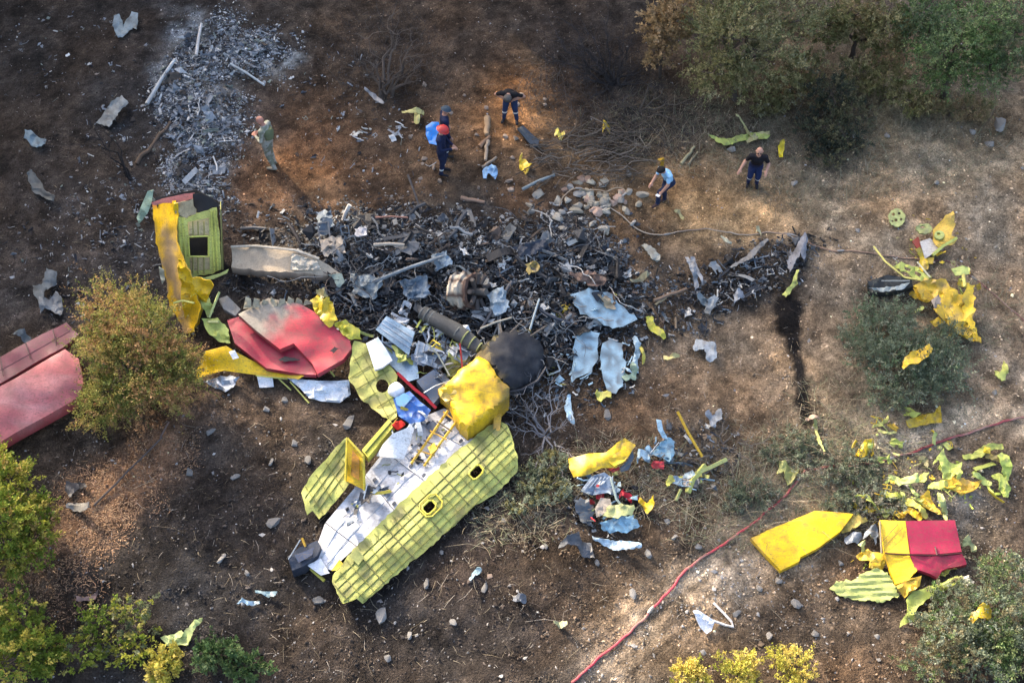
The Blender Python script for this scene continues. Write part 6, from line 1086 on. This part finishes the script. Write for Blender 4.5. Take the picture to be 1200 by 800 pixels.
# ------------------------------------------------------------ people
def capsule(b, a, c, ra, rc, sx=1, sy=1):
    """tapered limb between two joints, added as a closed hull"""
    vs = []
    for p, rr in ((a, ra), (c, rc)):
        for i in range(7):
            ph = math.pi * i / 6
            for j in range(10):
                t = 2 * math.pi * j / 10; vs.append(b.verts.new((p[0] + rr * sx * math.sin(ph) * math.cos(t), p[1] + rr * sy * math.sin(ph) * math.sin(t), p[2] + rr * math.cos(ph))))
    res = bmesh.ops.convex_hull(b, input=vs)
    bmesh.ops.delete(b, geom=list({v for v in res['geom_interior'] + res['geom_unused'] if isinstance(v, bmesh.types.BMVert)}), context='VERTS')
def person(label, foot, yaw, J, cols, extra=None, height=1.75):
    """J: joints in metres (x to the person's right, y forward, z up); one skin grown over all of them"""
    D = dict(hip=(0, 0, .93), waist=(0, 0, 1.06), chest=(0, 0, 1.3), neck=(0, 0, 1.48), head=(0, .03, 1.63),
             shL=(-.18, 0, 1.42), shR=(.18, 0, 1.42), elL=(-.26, -.02, 1.13), elR=(.26, -.02, 1.13), haL=(-.25, .1, .88), haR=(.25, .1, .88),
             knL=(-.1, .03, .5), knR=(.1, .03, .5), anL=(-.11, -.02, .09), anR=(.11, -.02, .09), toL=(-.13, .15, .04), toR=(.13, .15, .04))
    D.update(J); D = {k: np.array(v, float) for k, v in D.items()}; top, arm, leg, shoe, skin = [cols[k] for k in ('top', 'arm', 'leg', 'shoe', 'skin')]
    B = []                                                   # a, b, radius a, radius b, colour, squash x, y
    h_ = D['head']; up = (h_ - D['neck']); up /= np.linalg.norm(up); fw = np.array(D.get('look', (0, 1, 0)), float); fw -= up * (fw @ up); fw /= np.linalg.norm(fw); rt = np.cross(fw, up)
    B += [(D['hip'], D['waist'], .155, .14, leg, 1.12, .78), (D['waist'], D['chest'], .14, .165, top, 1.12, .74), (D['chest'], D['neck'] - up * .06, .165, .1, top, 1.15, .75), (D['shL'], D['shR'], .085, .085, top, 1, 1),
          (D['neck'] - up * .06, D['neck'] + up * .08, .062, .056, skin, 1, 1), (h_ - up * .02 + fw * .012, h_ + up * .045 - fw * .01, .082, .094, skin, .94, 1.06), (h_ - up * .07 + fw * .04, h_ - up * .04 + fw * .03, .045, .062, skin, 1, 1),
          (h_ - up * .012 + fw * .098, h_ - up * .03 + fw * .112, .012, .017, skin, 1, 1)]
    for s in (-1, 1): B.append((h_ + rt * s * .092 - up * .01, h_ + rt * s * .095 + up * .025, .016, .02, skin, .6, 1))
    for S_, s in (('L', -1), ('R', 1)):
        B += [(D['sh' + S_], D['el' + S_], .068, .052, top if cols.get('sleeve', 1) else top, 1, 1), (D['el' + S_], D['ha' + S_], .05, .036, arm, 1, 1), (D['hip'] + [s * .085, 0, -.02], D['kn' + S_], .112, .078, leg, 1, 1), (D['kn' + S_], D['an' + S_], .076, .055, leg, 1, 1), (D['an' + S_] - [0, .03, .03], D['to' + S_], .05, .042, shoe, 1, 1)]
        if not cols.get('long', True): B[-5] = (D['sh' + S_], D['sh' + S_] + (D['el' + S_] - D['sh' + S_]) * .62, .07, .062, top, 1, 1); B.append((D['sh' + S_] + (D['el' + S_] - D['sh' + S_]) * .6, D['el' + S_], .052, .046, skin, 1, 1))
        d = D['ha' + S_] - D['el' + S_]; d /= np.linalg.norm(d); sd = np.cross(d, [0, 0, 1]); sd /= np.linalg.norm(sd) + 1e-6; pn = np.cross(sd, d); hb = D['ha' + S_]; hp = hb + d * .085
        B.append((hb, hp, .034, .04, skin, 1, 1))
        for f, (o, L_) in enumerate(((-.03, .075), (-.01, .085), (.011, .08), (.031, .062))):
            k0 = hp + sd * o + d * .02; k1 = k0 + d * L_ * .55 - pn * .012; B += [(k0, k1, .0125, .0115, skin, 1, 1), (k1, k1 + d * L_ * .4 - pn * .025, .0115, .010, skin, 1, 1)]
        t0 = hb + d * .03 - sd * .035 * s; B.append((t0, t0 + d * .05 - sd * .035 * s, .016, .012, skin, 1, 1))
    b = bmesh.new()
    for q in B: capsule(b, q[0], q[1], q[2], q[3], q[5], q[6])
    me = bpy.data.meshes.new('raw'); b.to_mesh(me); b.free(); tmp = bpy.data.objects.new('raw', me); col.objects.link(tmp)
    m = tmp.modifiers.new('r', 'REMESH'); m.mode = 'VOXEL'; m.voxel_size = .015
    sm = tmp.modifiers.new('s', 'SMOOTH'); sm.factor = .5; sm.iterations = 2
    dg = bpy.context.evaluated_depsgraph_get(); ev = bpy.data.meshes.new_from_object(tmp.evaluated_get(dg)); bpy.data.objects.remove(tmp); bpy.data.meshes.remove(me)
    n = len(ev.vertices); V = np.zeros(n * 3); ev.vertices.foreach_get('co', V); V = V.reshape(-1, 3); best = np.full(n, 9.); C = np.zeros((n, 3))
    for a, c, ra, rc, cc, sx, sy in B:
        ab = c - a; t = np.clip(((V - a) @ ab) / (ab @ ab + 1e-9), 0, 1); d = np.linalg.norm((V - a - t[:, None] * ab) / np.array([sx, sy, 1]), axis=1) - (ra + (rc - ra) * t); k = d < best; best[k] = d[k]; C[k] = cc
    cloth = (np.abs(C - np.array(skin)).sum(1) > .02)
    V2 = V + (0 if True else 0); fold = (fbm(V[:, 0] * 9 + V[:, 1] * 7, V[:, 2] * 13, 3, 3) - .5) * .022
    nn = np.zeros(n * 3); ev.vertices.foreach_get('normal', nn); nn = nn.reshape(-1, 3); V2 = V + nn * (fold * cloth)[:, None]
    if 'camo' in cols:
        w = fbm(V[:, 0] * 9, V[:, 2] * 9 + V[:, 1] * 7, 6, 3); C = np.where((cloth & (w > .54))[:, None], np.array(cols['camo']), C)
    for z0, z1 in cols.get('bands', ()):
        k = (V[:, 2] > z0) & (V[:, 2] < z1) & cloth & (np.abs(V[:, 0]) < .3); C[k] = (.6, .62, .6)
    e_c = h_ + up * .012 + fw * .085
    for s in (-1, 1):
        k = np.linalg.norm(V - (e_c + rt * s * .034), axis=1) < .017; C[k] = (.03, .025, .02)
    k = (np.linalg.norm((V - (h_ - up * .068 + fw * .085)), axis=1) < .022); C[k] = np.array(skin) * np.array((.8, .55, .5))
    Rz = np.array(Matrix.Rotation(yaw, 3, 'Z')); base = P(*foot); sc = height / 1.75; feet = min(D['toL'][2], D['toR'][2]) - .042
    tr = lambda X: ((np.asarray(X, float) - [0, 0, feet]) * sc * [1.2, 1.2, 1]) @ Rz.T + base + [0, 0, .0]
    F = [list(p.vertices) for p in ev.polygons]; bpy.data.meshes.remove(ev)
    t = thing('person', base, label, 'person'); mk('body', tr(V2), F, C, 'cloth', t, 180)
    def shell(name, k, rad, zmin, mat='cloth', fr=.0, sq=(1, 1.08, 1), brim=0):
        bb_ = bmesh.new(); bmesh.ops.create_uvsphere(bb_, u_segments=20, v_segments=14, radius=1); X = np.array([v.co[:] for v in bb_.verts]); G = [[v.index for v in f.verts] for f in bb_.faces]; bb_.free()
        X[:, 2] = np.maximum(X[:, 2], zmin + fr * X[:, 1]); Y = X * rad * np.array(sq)
        if brim: w_ = X[:, 2] < zmin + .06 + fr * X[:, 1]; Y[w_, :2] *= brim
        Y = Y[:, :1] * rt + Y[:, 1:2] * fw + Y[:, 2:] * up + h_ + up * .035 - fw * .006; mk(name, tr(Y), G, k, mat, t, 60)
    if 'hair' in cols: shell('hair', cols['hair'], .107, -.1, fr=.75)
    if 'cap' in cols: shell('cap', cols['cap'], .115, .1, fr=-.1, brim=1.12)
    if 'helmet' in cols: shell('helmet', cols['helmet'], .142, -.05, 'paint', fr=-.1, brim=1.16)
    if 'glasses' in cols:
        for s in (-1, 1):
            v, f = tube_geo([e_c + rt * s * .034 + fw * .002, e_c + rt * s * .034 + fw * .016], .022, 8); mk('lens', tr(v), f, (.01, .01, .012), 'rubber', t)
    if 'vest' in cols:
        v = []; m_ = D['chest']; w0 = D['waist']
        vv, ff = tube_geo([w0 + [0, -.05, .02], m_ + [0, -.05, 0], m_ + [0, -.04, .1]], [.14, .165, .13], 12); mk('vest', tr(vv), ff, cols['vest'], 'cloth', t, 60)
    if extra: extra(t, tr, D)
    return t
SK = (.42, .24, .17)
person('soldier in grey camouflage with shaved head standing on sunlit soil', (319, 195), R(75), dict(head=(0, .07, 1.64), look=(0, 1, -.35), haL=(-.1, .22, 1.14), haR=(.08, .22, 1.16), elL=(-.29, .0, 1.16), elR=(.29, .0, 1.16), anL=(-.12, -.12, .09), toL=(-.13, .05, .04), knL=(-.1, -.01, .5)),
       dict(top=(.30, .30, .25), arm=(.30, .30, .25), leg=(.33, .32, .27), shoe=(.28, .24, .18), skin=(.44, .22, .16), camo=(.18, .19, .14), vest=(.13, .15, .08)), height=1.64)
person('firefighter in navy uniform and dark cap behind a colleague', (523, 182), R(-80), dict(head=(0, .05, 1.64), look=(0, 1, -.4)), dict(top=NAVY, arm=NAVY, leg=(.014, .02, .05), shoe=(.02, .02, .02), skin=SK, cap=(.05, .07, .09), bands=((.24, .29),)), height=1.6)
person('firefighter in navy uniform with red helmet and reflective ankle bands', (519, 203), R(-100), dict(head=(0, .06, 1.63), look=(0, 1, -.6), haL=(-.08, .28, 1.05), haR=(.1, .28, 1.08), elL=(-.27, .04, 1.12), elR=(.27, .04, 1.12)), dict(top=NAVY, arm=NAVY, leg=(.014, .02, .05), shoe=(.015, .015, .02), skin=SK, helmet=(.55, .03, .03), bands=((.22, .28),)), height=1.56)
person('man in black T-shirt bending forward with hands on hips', (598, 142), R(172), dict(waist=(0, .06, 1.05), chest=(0, .2, 1.22), neck=(0, .34, 1.3), head=(0, .46, 1.30), look=(0, .5, -1), shL=(-.18, .29, 1.29), shR=(.18, .29, 1.29), elL=(-.37, .08, 1.06), elR=(.37, .08, 1.06), haL=(-.19, .12, .98), haR=(.19, .12, .98), knL=(-.13, .04, .5), knR=(.13, .04, .5), anL=(-.17, -.02, .09), anR=(.17, -.02, .09), toL=(-.2, .15, .04), toR=(.2, .15, .04)),
       dict(top=(.012, .012, .014), arm=SK, leg=(.02, .035, .085), shoe=(.015, .015, .02), skin=SK, hair=(.10, .09, .08), long=False, bands=((.36, .42),)), height=1.55)
def paper(t, tr, D):
    p = D['haL'] + [0, .12, -.06]; v, f = bar_geo(p - [.05, 0, 0], p + [.05, .02, 0], .08, .02); mk('paper', tr(v), f, (.75, .75, .75), 'cloth', t)
person('man in light blue shirt stepping left over the bare soil', (781, 238), R(125), dict(waist=(0, .05, 1.03), chest=(0, .14, 1.25), neck=(0, .24, 1.4), head=(0, .33, 1.5), look=(0, .8, -.9), shL=(-.18, .2, 1.34), shR=(.18, .2, 1.34), elL=(-.24, .28, 1.08), elR=(.24, .25, 1.08), haL=(-.2, .42, .86), haR=(.2, .42, .92), knL=(-.08, .38, .72), anL=(-.09, .42, .32), toL=(-.1, .58, .27), knR=(.09, .06, .5)),
       dict(top=(.30, .55, .78), arm=SK, leg=(.015, .025, .06), shoe=(.05, .03, .03), skin=SK, hair=(.012, .011, .011), long=False), paper, height=1.5)
person('bald man in black T-shirt and dark glasses looking up with arms out', (881, 217), R(170), dict(hip=(0, 0, .86), waist=(0, .08, 1.0), chest=(0, .16, 1.2), neck=(0, .2, 1.37), head=(0, .2, 1.52), look=(0, 1, .55), shL=(-.18, .17, 1.31), shR=(.18, .17, 1.31), elL=(-.3, .14, 1.05), elR=(.3, .12, 1.05), haL=(-.26, .38, 1.0), haR=(.4, .3, .88), knL=(-.1, .14, .46), knR=(.1, .12, .46)),
       dict(top=(.010, .010, .014), arm=SK, leg=(.012, .022, .07), shoe=(.015, .015, .02), skin=SK, glasses=1, long=False, bands=((.36, .4),)), height=1.5)
